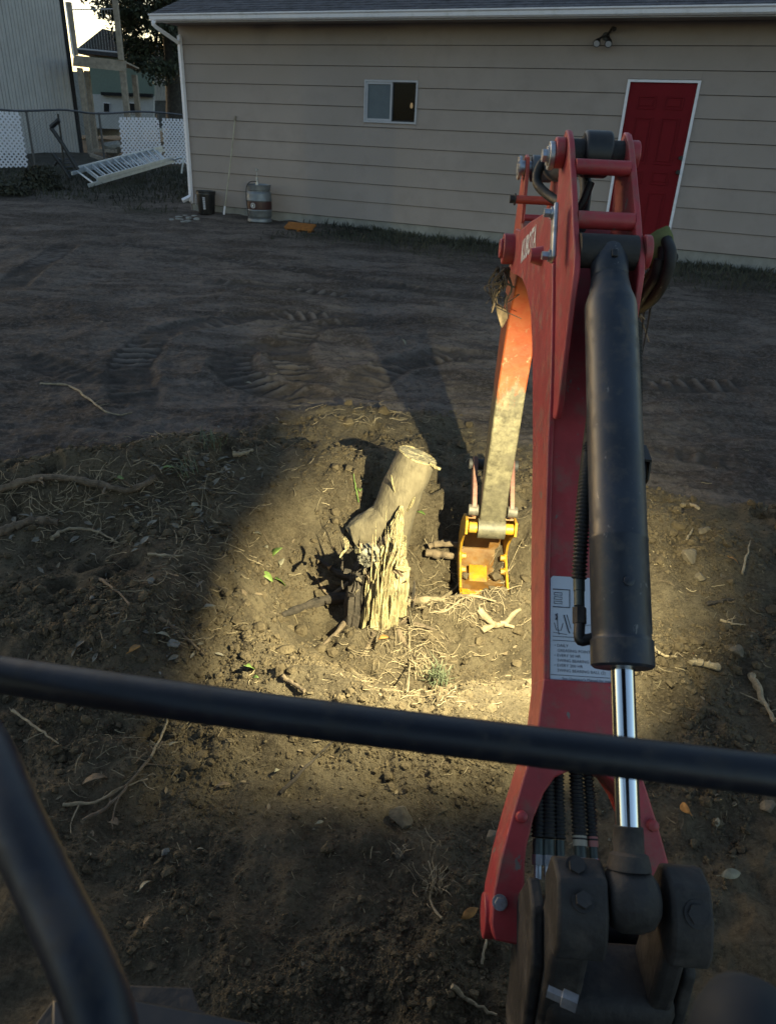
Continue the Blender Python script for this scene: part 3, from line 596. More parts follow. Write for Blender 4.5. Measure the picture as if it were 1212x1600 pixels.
# house behind
hs = thing('green_house', 'two-tone house, green above white, behind the timber deck', 'house', tuple(at_y(190, 205, 45)))
h0 = np.array(hs.location)
def hl(px, py, Y=45): return at_y(px, py, Y)-h0
def hq(name, m, pa, pb, pc, pd, dep, par, off=0.): MB().prism([hl(*q)+np.array([0, off, 0]) for q in (pa, pb, pc, pd)], (0, dep, 0)).build(name, m, par, smooth=0)
hq('upper_wall', M_green, (140, 152), (241, 156), (241, 92), (140, 88), 5, hs)
hq('lower_wall', M_white2, (143, 200), (241, 204), (241, 150), (143, 147), 5, hs, -.05)
MB().prism([hl(118, 83)+np.array([0, -.4, 0]), hl(165, 46)+np.array([0, -.4, 0]), hl(225, 62)+np.array([0, -.4, 0]), hl(262, 98)+np.array([0, -.4, 0])], (0, 6, 0)).build('roof', M_greyroof, hs, smooth=0)
for i, (a, b, c, d) in enumerate((((163, 176), (173, 176), (173, 161), (163, 160)), ((201, 177), (216, 178), (216, 161), (201, 160)))):
    fw = MB().prism([hl(*q)+np.array([0, -.10, 0]) for q in (a, b, c, d)], (0, .04, 0)).build('window', M_white, hs, smooth=0)
    cx = sum(np.array(q) for q in (a, b, c, d))/4
    MB().prism([hl(*(cx+(np.array(q)-cx)*.86))+np.array([0, -.12, 0]) for q in (a, b, c, d)], (0, .015, 0)).build('pane', M_dark, fw, smooth=0)
hq('side_wing', mat('grey_wing_siding', (.30, .31, .31), .85), (84, 210), (142, 212), (142, 112), (84, 109), 4, hs, .6)
hq('belt_board', M_dark, (161, 149), (240, 152), (240, 147), (161, 144), .3, hs, -.3)
ws = thing('white_shed', 'small white vertical-board shed beside the green house', 'shed', tuple(at_y(255, 200, 40)))
w0 = np.array(ws.location)
for k in range(6):
    xa = 242+k*4.6; MB().prism([at_y(*q, 40)-w0 for q in ((xa, 157), (xa+4.2, 157.3), (xa+4.2, 118), (xa, 117))], (0, .05, 0)).build('board', M_white2, ws, smooth=0)
MB().prism([at_y(*q, 40.06)-w0 for q in ((242, 200), (270, 201), (270, 117), (242, 116))], (0, 2.5, 0)).build('core', mat('grey_block', (.12, .125, .13), .9), ws, smooth=0)
# tree
tr = thing('shade_tree', 'large dark leafy tree rising behind the garage corner', 'tree', tuple(at_y(276, 215, 36)*np.array([1, 1, 0])+np.array([0, 0, .4])))
t0 = np.array(tr.location)
tk = [at_y(276, 215, 36)-t0-np.array([0, 0, .3]), at_y(274, 150, 36)-t0, at_y(270, 95, 36)-t0, at_y(262, 30, 36)-t0, at_y(255, -60, 36)-t0]
mb = MB(); mb.tube(crom(tk, 5), list(np.linspace(.46, .2, 21)), 10)
br = []
for k in range(15):
    f = rng.uniform(.35, 1.); s = np.array(crom(tk, 5)[int(f*19)]); e_ = s+np.array([rng.uniform(-2.6, 1.4), rng.uniform(-1.6, 2.2), rng.uniform(-.2, 1.8)])
    mb.tube(crom([s, (s+e_)/2+np.array([0, 0, .25]), e_], 4), list(np.linspace(.07, .015, 9)), 6); br.append((s, e_))
mb.build('trunk', M_trunk, tr)
V = []; cl = []
for k in range(150):
    px = rng.uniform(148, 300); py = rng.uniform(-130, 150)
    lim = 12+max(0, (py-10))*.0; low = np.interp(px, [140, 165, 190, 215, 240, 290], [5, 30, 62, 105, 125, 120])
    if py > low: continue
    if px < 172 and rng.random() < .5: continue
    cl.append((at_y(px, py, 36+rng.uniform(-2, 3))-t0, rng.uniform(.35, .75)))
for s, e_ in br: cl.append((e_, .4))
for c, r in cl:
    n = int(190*r/.5)
    d = rng.normal(0, 1, (n, 3)); d /= np.linalg.norm(d, axis=1)[:, None]; p = c+d*r*rng.random((n, 1))**.5*np.array([1.25, 1.1, .8])
    a = rng.normal(0, 1, (n, 3)); a /= np.linalg.norm(a, axis=1)[:, None]; b = np.cross(a, rng.normal(0, 1, (n, 3))); b /= np.linalg.norm(b, axis=1)[:, None]
    L = rng.uniform(.07, .13, (n, 1)); V.append(np.stack([p-a*L, p+b*L*.45, p+a*L, p-b*L*.45], 1))
V = np.concatenate(V); Fq = (np.arange(4)[None]+4*np.arange(len(V))[:, None])
me = bpy.data.meshes.new('crown'); me.from_pydata(V.reshape(-1, 3).tolist(), [], Fq.tolist()); me.materials.append(M_crown)
oc_ = bpy.data.objects.new('crown', me); COL.objects.link(oc_); oc_.parent = tr
# chain link fence
fa = np.array([-10.9, 19.0]); fb = np.array([-10.9, 19.0])+np.array([4.85, 5.6])*1.14
def fpt(t): q = fa+(fb-fa)*t; return np.array([q[0], q[1], float(H(np.array([q[0]]), np.array([q[1]]))[0])])
fence = thing('wire_fence', 'low chain link fence with dark top rail across the back of the yard', 'fence', tuple(fpt(0)))
f0 = np.array(fence.location); M_fence = mat('dark_galvanised', (.10, .10, .11), .5, .6)
for t in (0.02, .26, .49, .70, .86, .99): MB().tube([fpt(t)-f0-np.array([0, 0, .2]), fpt(t)-f0+np.array([0, 0, 1.34])], .03, 8).build('post', M_fence, fence)
top = [fpt(t)-f0+np.array([0, 0, 1.33+.02*math.sin(t*21)]) for t in np.linspace(0, 1, 14)]
MB().tube(crom(top, 3), .024, 8).build('top_rail', M_fence, fence)
mb = MB(); nn = 92
for k in range(-18, nn):
    for sgn in (1, -1):
        t0_, t1_ = (k/nn, (k+18)/nn); z0, z1 = (.03, 1.32)
        ta, tb = max(0, t0_), min(1, t1_)
        if tb <= ta: continue
        za = z0+(z1-z0)*(ta-t0_)/(t1_-t0_); zb_ = z0+(z1-z0)*(tb-t0_)/(t1_-t0_)
        if sgn < 0: za, zb_ = z1+z0-za, z1+z0-zb_
        mb.tube([fpt(ta)-f0+np.array([0, 0, za]), fpt(tb)-f0+np.array([0, 0, zb_])], .0022, 3, caps=False)
w = mb.build('wire_mesh', M_fence, fence); w['kind'] = 'stuff'
# white lattice panels
fd = (fb-fa)/np.linalg.norm(fb-fa); fn = np.array([fd[1], -fd[0]]); FL = np.linalg.norm(fb-fa)
def lattice(ta, tb, hgt, tiltz, label):
    a = fpt(ta); b = fpt(tb); W = np.linalg.norm((b-a)[:2]); org = np.array([a[0]+fn[0]*.06, a[1]+fn[1]*.06, a[2]+.06])
    t = thing('lattice_panel', label, 'lattice panel', tuple(org), math.atan2(fd[1], fd[0]), 'white lattice panels on the fence')
    slope = (b[2]-a[2])/W; wd = .021; sp = .118
    for lay, sg in ((0, 1), (1, -1)):
        c = -hgt-.1
        while c < W+hgt+.1:
            # line x = c + sg*z  clipped to the rectangle
            zs = []
            for z in np.linspace(0, hgt, 41):
                x = c+sg*z if sg > 0 else c-z
                if 0 <= x <= W: zs.append(z)
            if len(zs) > 2:
                za, zb2 = zs[0], zs[-1]; xa = c+sg*za; xb = c+sg*zb2; y0 = -.008*lay
                d = np.array([xb-xa, zb2-za]); d /= np.linalg.norm(d); n = np.array([-d[1], d[0]])*wd
                poly = [(xa+n[0], y0, za+n[1]+slope*xa), (xa-n[0], y0, za-n[1]+slope*xa), (xb-n[0], y0, zb2-n[1]+slope*xb), (xb+n[0], y0, zb2+n[1]+slope*xb)]
                MB().prism(poly, (0, -.007, 0)).build('slat', M_white, t, smooth=0)
            c += sp*1.0
    t.rotation_euler[1] = tiltz
    return t
lattice(.048, .237, 1.22, .0, 'white diagonal lattice panel at the left edge, in front of the metal siding')
lattice(.548, .70, 1.16, .0, 'white lattice panel on the fence between the deck post and the fence post')
lattice(.706, .90, 1.16, .0, 'white lattice panel on the fence right beside the garage downspout')
# extension ladder propped at its far end
def lad():
    P0 = at_y(112, 267, 17.6); P1 = at_y(256, 231, 21.0); Q0 = at_y(138, 286, 16.9); Q1 = at_y(272, 248, 20.3)
    t = thing('extension_ladder', 'long aluminium extension ladder lying tilted in front of the lattice', 'ladder', tuple(Q0)); o = np.array(t.location)
    for (a, b, dz) in ((P0, P1, 0), (Q0, Q1, 0), (P0+(P1-P0)*.06, P1+(P1-P0)*-.02, .075), (Q0+(Q1-Q0)*.09, Q1, .075)):
        a = a-o; b = b-o; d = (b-a)/np.linalg.norm(b-a); sx = np.cross(d, (0, 0, 1)); sx /= np.linalg.norm(sx)
        MB().obox((a+b)/2+np.array([0, 0, dz-.05]), (b-a)/2, sx*.018, np.cross(sx, d)*.034).build('rail', M_alu, t, smooth=0)
    for k in range(13):
        f = .05+k*.072; MB().tube([P0+(P1-P0)*f-o+np.array([0, 0, -.03]), Q0+(Q1-Q0)*f-o+np.array([0, 0, -.03])], .020, 8).build('rung', M_alu, t)
    for k in range(11):
        f = .12+k*.075; MB().tube([P0+(P1-P0)*f-o+np.array([0, 0, .03]), Q0+(Q1-Q0)*f-o+np.array([0, 0, .03])], .018, 8).build('rung', M_alu, t)
    e = Q1-o; g = at_y(284, 271, 20.2)-o
    MB().tube(crom([e+np.array([-.05, 0, -.05]), e*.4+g*.6+np.array([.12, 0, .22]), g], 5), .022, 8).build('hook', M_alu, t)
lad()
# black hand truck leaning by the fence
t = thing('hand_truck', 'black steel frame cart tipped over by the fence, left of the ladder', 'cart', tuple(at_y(110, 279, 17.8))); o = np.array(t.location)
for pl, r in ((((80, 199), (98, 225), (122, 265)), .045), (((80, 199), (93, 187)), .05), (((83, 240), (97, 258), (110, 278)), .045), (((91, 178), (96, 215), (99, 245), (100, 262)), .022), (((85, 258), (94, 248)), .03)):
    MB().tube([at_y(*q, 17.8)-o for q in pl], r, 8).build('frame_tube', M_blackpl, t)
for y in (250, 256, 262, 268, 273): MB().tube([at_y(86+(y-250)*.8, y, 17.8)-o, at_y(114+(y-250)*.3, y-2, 17.8)-o], .014, 6).build('crossbar', M_fence, t)
# pale timbers and stone beyond the fence
for (pa, pb, Y, lab) in (((145, 235), (182, 236), 27, 'pale timber lying on the ground under the deck'), ((142, 242), (165, 250), 25, 'short pale board lying at an angle below the deck post')):
    a = at_y(*pa, Y); b = at_y(*pb, Y); tb = thing('timber', lab, 'timber', tuple(a)); MB().obox((b-a)/2, (b-a)/2, (0, .08, 0), (0, 0, .05)).build('plank', M_wood, tb, smooth=0)
def rock(name, c, sz, m, label, cat, seed, group=None, flat=.7, parent=None):
    r = np.random.default_rng(seed); bm = bmesh.new(); bmesh.ops.create_icosphere(bm, subdivisions=3, radius=1.)
    k = [r.normal(0, 1, 3) for _ in range(14)]; k = [q/np.linalg.norm(q) for q in k]; lim = r.uniform(.50, .86, 14)
    for v in bm.verts:
        p = np.array(v.co)
        for q, l in zip(k, lim):
            d = p@q
            if d > l: p = p-q*(d-l)*.97
        p = p*(1+.05*math.sin(p[0]*9+seed)*math.cos(p[1]*8))
        v.co = p*np.array(sz)*np.array([1, 1, flat])
    me = bpy.data.meshes.new(name); bm.to_mesh(me); bm.free()
    o = link(name, me, m, None, 0, 24); o.location = c; o.rotation_euler = (r.uniform(-.2, .2), r.uniform(-.2, .2), r.uniform(0, 6)); return tag(o, label, cat, group)
q = at_y(175, 230, 27.5); rock('boulder', tuple(q), (.45, .35, .4), M_found, 'rounded pale boulder on the ground beyond the fence', 'boulder', 3)
# pale gravel by the downspout
for i in range(14):
    q = gp([(rng.uniform(262, 310), rng.uniform(336, 348))])[0]
    rock('splash_stone', tuple(q), (rng.uniform(.05, .10), .06, .05), M_found, 'pale flat stone in the patch below the downspout', 'stone', 100+i, 'pale stones below the downspout', .5)
# grass
def blades(pts, hmin, hmax, wid, name, label):
    n = len(pts); h = rng.uniform(hmin, hmax, n)*(.5+rng.random(n)); th = rng.uniform(0, 6.28, n); ln_ = rng.normal(0, .35, (n, 2))*h[:, None]
    z = H(pts[:, 0], pts[:, 1])-.01; w = wid*rng.uniform(.6, 1.4, n); c, s = np.cos(th)*w, np.sin(th)*w
    V = np.stack([np.stack([pts[:, 0]-c, pts[:, 1]-s, z], -1), np.stack([pts[:, 0]+c, pts[:, 1]+s, z], -1),
                  np.stack([pts[:, 0]+ln_[:, 0]*.4+c*.6, pts[:, 1]+ln_[:, 1]*.4+s*.6, z+h*.6], -1), np.stack([pts[:, 0]+ln_[:, 0], pts[:, 1]+ln_[:, 1], z+h], -1)], 1)
    F = np.array([(0, 1, 2), (0, 2, 3)])[None]+4*np.arange(n)[:, None, None]
    return bulk(name, V.reshape(-1, 3), F.reshape(-1, 3), M_grass, label, 'grass')
pts = []
while len(pts) < 9000:
    s = rng.uniform(-7.2, 2, 4000); dn = -rng.random(4000)**1.6*2.3; x = GA[0]*s+GN[0]*(GD+dn); y = GA[1]*s+GN[1]*(GD+dn)
    k = rng.random(4000) < grassy(x, y)**1.3; pts += list(zip(x[k], y[k]))
blades(np.array(pts), .02, .10, .008, 'wall_grass', 'dark rough grass growing along the foot of the garage wall')
pts = []
while len(pts) < 7000:
    y = rng.uniform(14.2, 23, 4000); x = rng.uniform(-11, -4, 4000); k = (rng.random(4000) < grassy(x, y))&((x-fa[0])*fn[0]+(y-fa[1])*fn[1] > -.3); pts += list(zip(x[k], y[k]))
blades(np.array(pts), .03, .12, .012, 'fence_grass', 'rough grass and weeds in front of the lattice fence')
bs_ = at_y(65, 292, 16.6)
def bush(c, r, n, name, label):
    t = thing(name, label, 'bush', (c[0], c[1], float(H(np.array([c[0]]), np.array([c[1]]))[0])))
    d = rng.normal(0, 1, (n, 3)); d /= np.linalg.norm(d, axis=1)[:, None]; p = d*rng.random((n, 1))**.5*np.array(r); p[:, 2] = np.abs(p[:, 2])
    a = rng.normal(0, 1, (n, 3)); a /= np.linalg.norm(a, axis=1)[:, None]; b = np.cross(a, rng.normal(0, 1, (n, 3))); b /= np.linalg.norm(b, axis=1)[:, None]; L = rng.uniform(.03, .07, (n, 1))
    V = np.stack([p-a*L, p+b*L*.4, p+a*L, p-b*L*.4], 1); me = bpy.data.meshes.new('foliage'); me.from_pydata(V.reshape(-1, 3).tolist(), [], (np.arange(4)[None]+4*np.arange(n)[:, None]).tolist()); me.materials.append(M_grass)
    ob = bpy.data.objects.new('foliage', me); COL.objects.link(ob); ob.parent = t
    mb = MB()
    for k in range(14): e = rng.normal(0, .5, 3)*np.array(r); mb.tube([(0, 0, 0), (e[0]*.5, e[1]*.5, abs(e[2])*.8), (e[0], e[1], abs(e[2])*1.2+.1)], [.012, .008, .003], 5)
    mb.build('stems', M_rootd, t)
bush(bs_, (.42, .35, .45), 1300, 'weed_bush', 'dark scrubby bush beside the black cart at the left fence')
bush(at_y(12, 300, 15.6), (.5, .4, .25), 700, 'weed_clump', 'low weedy clump under the left lattice panel')
# ------------------------------------------------------------------ the mini excavator (local axes: x lateral, y forward along the boom, z up)
EOFF = .38; EYAW = rad(1.362)
EA = np.array([math.sin(EYAW), math.cos(EYAW), 0]); EW = np.array([math.cos(EYAW), -math.sin(EYAW), 0])
exl = EW*EOFF
EX = thing('mini_excavator', 'red mini excavator with black boom cylinder and yellow bucket reaching into the hole', 'excavator', tuple(exl), -EYAW)
def loc(X): X = np.asarray(X, float); return np.array([X@EW-EOFF, X@EA, X[2]])
def wld(w, u, z): return EW*(EOFF+w)+EA*u+np.array([0, 0, z])
def pw(px, py, w):
    d = ray(px, py); t = (EOFF+w-CAM@EW)/(d@EW); X = CAM+t*d; return np.array([w, X@EA, X[2]])
def side(poly, w0, w1): return MB().prism([(w0, u, z) for u, z in poly], (w1-w0, 0, 0))
def inset(poly, d):
    P = [np.array(q) for q in poly]; n = len(P); A = sum(P[i][0]*P[(i+1) % n][1]-P[(i+1) % n][0]*P[i][1] for i in range(n)); sg = 1 if A > 0 else -1; out = []
    for i in range(n):
        e1 = P[i]-P[i-1]; e2 = P[(i+1) % n]-P[i]; n1 = sg*np.array([-e1[1], e1[0]])/np.linalg.norm(e1); n2 = sg*np.array([-e2[1], e2[0]])/np.linalg.norm(e2)
        m = n1+n2; m = m/max(.4, (m@m)/2*1.0) if m@m > .2 else n1
        out.append(tuple(P[i]+m*d))
    return out
def hexbolt(mb, c, ax, r, h):
    ax = np.asarray(ax, float); ax /= np.linalg.norm(ax); c = np.asarray(c, float)
    mb.tube([c, c+ax*h*.25], r*1.35, 16); mb.tube([c+ax*h*.25, c+ax*h], r, 6); return mb
# boom
BP = [(1.10, .545), (1.183, .633), (1.334, .797), (1.492, 1.008), (1.545, 1.10), (1.62, 1.20), (1.70, 1.296), (1.79, 1.396), (1.86, 1.436), (1.961, 1.440), (2.20, 1.395), (2.403, 1.350), (2.50, 1.345), (2.575, 1.315), (2.59, 1.26), (2.54, 1.215), (2.45, 1.215), (2.377, 1.225), (2.218, 1.238), (2.10, 1.228), (1.984, 1.197), (1.90, 1.145), (1.80, 1.062), (1.669, .936), (1.47, .713), (1.289, .544), (1.22, .475)]
boom = side(BP, -.078, -.066).build('boom', M_red, EX, bevel=.003)
side(BP, .066, .078).build('side_plate', M_red, boom, bevel=.003)
core = BP[:10]+[(2.10, 1.405), (2.28, 1.36), (2.30, 1.245), (2.218, 1.238)]+BP[19:]
side(inset(core, .007), -.066, .066).build('box_section', M_red, boom, smooth=25)
for s in (-1, 1):
    mb = MB(); mb.tube([(s*.060, 2.51, 1.282), (s*.112, 2.51, 1.282)], .047, 24); mb.tube([(s*.112, 2.51, 1.282), (s*.122, 2.51, 1.282)], .030, 24); mb.build('pin_boss', M_red, boom, bevel=.003)
sq = pw(846, 400, -.078); MB().tube([sq, sq+np.array([-.028, 0, 0])], [.024, .017], 16).build('stud', M_red, boom)
# foot with two splayed legs
FT = np.array([.70, .714]); FN = np.array([.714, -.70])
def fp(w, s, d=0.): q = np.array([.87, .314])+FT*s+FN*d; return (w, q[0], q[1])
OUT = [(.168, -.030), (.175, -.005), (.173, .043), (.159, .11), (.139, .185), (.118, .255), (.104, .297), (.089, .36), (.079, .446)]
INN = [(0., .277), (.03, .272), (.056, .259), (.077, .23), (.098, .181), (.111, .129), (.114, .095), (.114, -.022), (.125, -.035)]
loop = OUT+[(-a, b) for a, b in OUT[::-1]]+[(-a, b) for a, b in INN[::-1]]+INN[1:]
foot = MB().prism([fp(w, s, -.002) for w, s in loop], (0, FN[0]*.125, FN[1]*.125)).build('foot', M_red, boom, bevel=.004)
for w, s in ((-.121, .184), (.128, .184)): MB().tube([fp(w, s, -.002), fp(w, s, -.012), fp(w, s, -.016)], [.012, .010, .004], 14).build('rivet', M_red, foot)
MB().add(*(lambda m: (m.v, m.f))(hexbolt(MB(), fp(-.160, .034, -.002), (0, -FN[0], -FN[1]), .0105, .014))).build('bolt', M_steel, foot)
for s in (-1, 1): MB().tube([(s*.112, .918, .262), (s*.182, .918, .262)], .040, 24).build('pin_boss', M_red, foot, bevel=.002)
# cylinder bracket plates
BRK = [(1.835, 1.618), (1.80, 1.600), (1.755, 1.564), (1.661, 1.487), (1.605, 1.437), (1.560, 1.405), (1.538, 1.372), (1.532, 1.33), (1.520, 1.26), (1.500, 1.16), (1.488, 1.10), (1.492, 1.075), (1.52, 1.065), (1.60, 1.10), (1.70, 1.24), (1.80, 1.36), (1.83, 1.42), (1.86, 1.49), (1.885, 1.55), (1.885, 1.60), (1.862, 1.622)]
for s in (-1, 1):
    o_ = side(BRK, s*.0575, s*.0705).build('bracket_plate', M_red, boom, bevel=.003)
    if s > 0: MB().tube([(s*.0705, 1.59, 1.405), (s*.085, 1.59, 1.405)], .034, 24).build('boss', M_red, boom, bevel=.003)
    MB().tube([(s*.0705, 1.842, 1.575), (s*.092, 1.842, 1.575)], .032, 24).build('boss', M_red, boom, bevel=.003)
for u, z, r in ((1.752, 1.552, .0155), (1.647, 1.456, .0175)): MB().tube([(-.0575, u, z), (.0575, u, z)], r, 20).build('cross_tube', M_red, boom)
# zinc retainers on the left plate
r1 = MB(); r1.obox((-.0975, 1.668, 1.425), (.005, 0, 0), (0, .030, .052), (0, .014, -.009)); r1.build('retainer_plate', M_steel, boom, bevel=.004)
for u, z in ((1.69, 1.462), (1.645, 1.382)): hexbolt(MB(), (-.1025, u, z), (-1, 0, 0), .0095, .018).build('bolt', M_steel, boom)
mb = MB(); mb.tube([(-.092, 1.842, 1.568), (-.104, 1.842, 1.568)], .030, 18); mb.build('pin_collar', M_steel, boom, bevel=.002)
hexbolt(MB(), (-.104, 1.842, 1.568), (-1, 0, 0), .015, .014).build('bolt', M_steel, boom)
# KUBOTA lettering on the left side plate
mb = MB(); p0 = np.array([-.0785, 2.285, 1.274]); ux = np.array([0, -.250, .076]); uy = np.array([0, .012, .058])
W_ = text_mesh(MB(), 'KUBOTA', (0, 0, 0), (1, 0, 0), (0, 1, 0), 1., bold=.03)
text_mesh(mb, 'KUBOTA', p0, ux/W_, uy/.7, 1., lift=-.0006 if np.cross(ux, uy)[0] > 0 else .0006, bold=.03)
lt = mb.build('lettering', M_letter, boom, smooth=0)
# greasing decal on the boom's rear face: plane through s along the rear plate
def rp(w, s, lift=.0016): q = np.array([1.183, .633])+np.array([.677, .736])*(s-.446); nrm = np.array([-.736, .677]); core_d = .0062; q = q-nrm*core_d+nrm*lift; return np.array([w, q[0], q[1]])
DW0, DW1, DS0, DS1 = -.064, .058, .432, .658
c_ = .005; dpoly = [(DW0+c_, DS0), (DW1-c_, DS0), (DW1, DS0+c_), (DW1, DS1-c_), (DW1-c_, DS1), (DW0+c_, DS1), (DW0, DS1-c_), (DW0, DS0+c_)]
MB().prism([rp(w, s, .0012) for w, s in dpoly], rp(0, 0, 0)-rp(0, 0, .0008)).build('decal', M_decal, boom, smooth=0)
mb = MB(); UX = np.array([1., 0, 0]); UY = rp(0, 1, 0)-rp(0, 0, 0)
def tx(t, w, s, h): text_mesh(mb, t, rp(w, s, .0018), UX, UY, h)
for t, w, s, h in (('\u2022 DAILY', -.056, .511, .0085), ('GREASING POINTS (1)', -.050, .501, .0085), ('\u2022 EVERY 50 HR', -.056, .491, .0085), ('SWING BEARING TOOTH', -.050, .481, .0085), ('\u2022 EVERY 200 HR', -.056, .471, .0085), ('SWING BEARING BALL (2)', -.050, .461, .0085), ("See Operator's Manual for more", -.040, .4455, .0078), ('Information and illustration', -.038, .4365, .0078)): tx(t, w, s, h)
def ln2(pts, r=.0007): mb.tube([rp(w, s, .0018) for w, s in pts], r, 4)
ln2([(-.0625, .4545), (.056, .4545)]); ln2([(-.059, .524), (.02, .524)]); ln2([(-.059, .532), (.02, .532)])
for k in range(3): ln2([(-.056, .600+k*.009), (-.040, .600+k*.009), (-.040, .605+k*.009), (-.056, .605+k*.009), (-.056, .600+k*.009)])
ln2([(-.059, .593), (-.024, .593), (-.024, .630), (-.059, .630)], .0012)
ln2([(-.050, .58), (-.049, .55), (-.046, .536)]); ln2([(-.056, .56), (-.052, .545), (-.042, .545), (-.038, .56)]); ln2([(-.036, .577), (-.027, .545), (-.024, .540)], .0014); ln2([(-.03, .578), (-.022, .55)]); ln2([(-.018, .540), (.0, .556), (.02, .56)]); ln2([(-.053, .578), (-.050, .572), (-.053, .566)], .0022)
ln2([(-.012, .53), (.003, .54), (.02, .535)]); ln2([(-.058, .540), (-.03, .537)]); ln2([(.0, .528), (.006, .534), (.010, .527)])
w = mb.build('decal_print', M_ink, boom, smooth=0); w['kind'] = 'stuff'
# boom cylinder
def ax_(k, base=(.79, .600), top=(1.59, 1.405)): b = np.array(base); t = np.array(top); q = b+(t-b)*k; return (0.004, q[0], q[1])
CL = math.hypot(.80, .805)
kf = lambda m: m/CL
bc = MB().tube([ax_(kf(.300)), ax_(kf(.304)), ax_(kf(.345)), ax_(kf(.349)), ax_(kf(.352)), ax_(kf(.362)), ax_(kf(.52)), ax_(kf(.523)), ax_(kf(.527)), ax_(kf(.53)), ax_(kf(1.00)), ax_(kf(1.01)), ax_(kf(1.035)), ax_(kf(1.06)), ax_(kf(1.063)), ax_(kf(1.068)), ax_(kf(1.072)), ax_(kf(1.10)), ax_(kf(1.128)), ax_(kf(1.134))],
               [.048, .0525, .0525, .0495, .0485, .0505, .0505, .0512, .0512, .0500, .0500, .0485, .041, .037, .037, .0355, .037, .037, .036, .033], 40).build('boom_cylinder', M_black, EX, smooth=30)
MB().tube([ax_(kf(.050)), ax_(kf(.31))], .0195, 28).build('rod', M_chrome, bc)
MB().tube([(-.0575, 1.588, 1.403), (.0575, 1.588, 1.403)], .034, 24).build('pin_bush', M_cast, bc)
MB().tube([ax_(kf(-.01)), ax_(kf(.012)), ax_(kf(.016)), ax_(kf(.052)), ax_(kf(.054))], [.034, .030, .0235, .0235, .021], 24).build('rod_end', M_cast, bc)
MB().tube([(-.034, .756, .562), (-.026, .756, .562), (-.012, .756, .562), (.016, .756, .562), (.034, .756, .562), (.044, .756, .562)], [.030, .042, .048, .048, .042, .030], 30).build('rod_eye', M_cast, bc)
cq = np.array(ax_(kf(.44))); pn = np.array([0, -.71, .70])
MB().tube([cq+pn*.045, cq+pn*.054, cq+pn*.056], [.009, .009, .005], 14).build('port_plug', M_black, bc)
cq = np.array(ax_(kf(1.10))); MB().obox(cq+pn*.037, (.006, 0, 0), (0, .006, .006), (0, -.004, .004)).build('grease_fitting', M_blackpl, bc, bevel=.002)
# hose beside the cylinder: sleeve, fitting, elbow
hp = [pw(904, 905, -.056), pw(909, 820, -.052), pw(915, 750, -.042), pw(924, 670, -.020), pw(936, 580, .0), pw(940, 520, .0)]
Q, R_ = bellows(hp, .0125, .0016, .0072); MB().tube(Q, R_, 14).build('hose', M_rubber, bc, smooth=60)
a_ = np.array(hp[0]); d_ = pw(905, 985, -.058)-pw(904, 905, -.056); d_ = d_/np.linalg.norm(d_)
MB().tube([a_, a_+d_*.022, a_+d_*.023, a_+d_*.050], [.0105, .0105, .0095, .0095], 16).build('hose_ferrule', mat('dull_green_steel', (.07, .085, .08), .5, .5), bc)
MB().tube([a_+d_*.053, a_+d_*.082], .0125, 6).build('hose_nut', M_cast, bc)
el = a_+d_*.11; MB().tube(crom([a_+d_*.082, el, el+np.array([.012, 0, 0]), el+np.array([.03, .004, .004])], 5), .010, 14).build('elbow', M_blackpl, bc)
hp2 = [(.055, 1.30, 1.02), (.058, 1.38, 1.14), (.060, 1.50, 1.28)]
Q, R_ = bellows(hp2, .011, .0016, .0072); MB().tube(Q, R_, 12).build('hose', M_rubber, bc, smooth=60)
# hoses in the arch
M_tagw = mat('cream_marker', (.42, .38, .30), .6); M_tagr = mat('pink_marker', (.42, .16, .14), .6)
arch = [(-.066, .014, None), (-.043, .0105, None), (-.004, .0135, M_tagw), (.022, .0095, M_tagr), (-.086, .0125, None)]
for w, r, tg in arch:
    b = np.array(fp(w, .095, .015)); t_ = np.array(fp(w*.9, .28, .05)); dd = (t_-b)/np.linalg.norm(t_-b)
    far = np.array(fp(w*.6, .42, .06)); st_ = b+dd*.052
    Q, R_ = bellows([st_, t_, far], r, .0015, .0072); h_ = MB().tube(Q, R_, 12).build('hose', M_rubber, EX, smooth=60)
    if tg: MB().tube([b+dd*.042, b+dd*.062], r*1.02, 14).build('marker_band', tg, h_)
    MB().tube([b+dd*.022, b+dd*.050], r*.86, 14).build('ferrule', MATS['dull_green_steel'], h_)
    MB().tube([b+dd*.004, b+dd*.022], r*.95, 6).build('nut', M_steel, h_); MB().tube([b-dd*.02, b+dd*.004], r*.6, 12).build('stem', M_steel, h_)
# swing bracket
def ear(w0, w1, web):
    poly = [(.806, .585), (.792, .600), (.750, .606), (.712, .574), (.690, .535), (.688, .505), (.705, .492), (.775, .500), (.815, .53)]
    m = MB().prism([(w0, u, z) for u, z in poly], (w1-w0, 0, 0)); return m
swing = ear(-.115, -.038, 0).build('swing_bracket', M_cast, EX, bevel=.006, segs=2)
ear(.056, .118, 0).build('ear', M_cast, swing, bevel=.006, segs=2)
for w0_, w1_ in ((-.108, -.046), (.064, .104)): side([(.790, .52), (.725, .505), (.715, .40), (.70, .10), (.82, .10), (.815, .5)], w0_, w1_).build('web', M_cast, swing, bevel=.012, segs=3)
MB().prism([(-.128, .86, .46), (-.128, .90, .36), (-.128, .84, .10), (-.128, .70, .10), (-.128, .74, .40), (-.128, .80, .46)], (.022, 0, 0)).build('cheek_plate', M_cast, swing, bevel=.006)
MB().prism([(.118, .86, .46), (.118, .90, .36), (.118, .84, .10), (.118, .70, .10), (.118, .74, .40), (.118, .80, .46)], (.022, 0, 0)).build('cheek_plate', M_cast, swing, bevel=.006)
MB().box((-.105, .70, .12), (.115, .83, .36)).build('post_body', M_cast, swing, bevel=.03, segs=4)
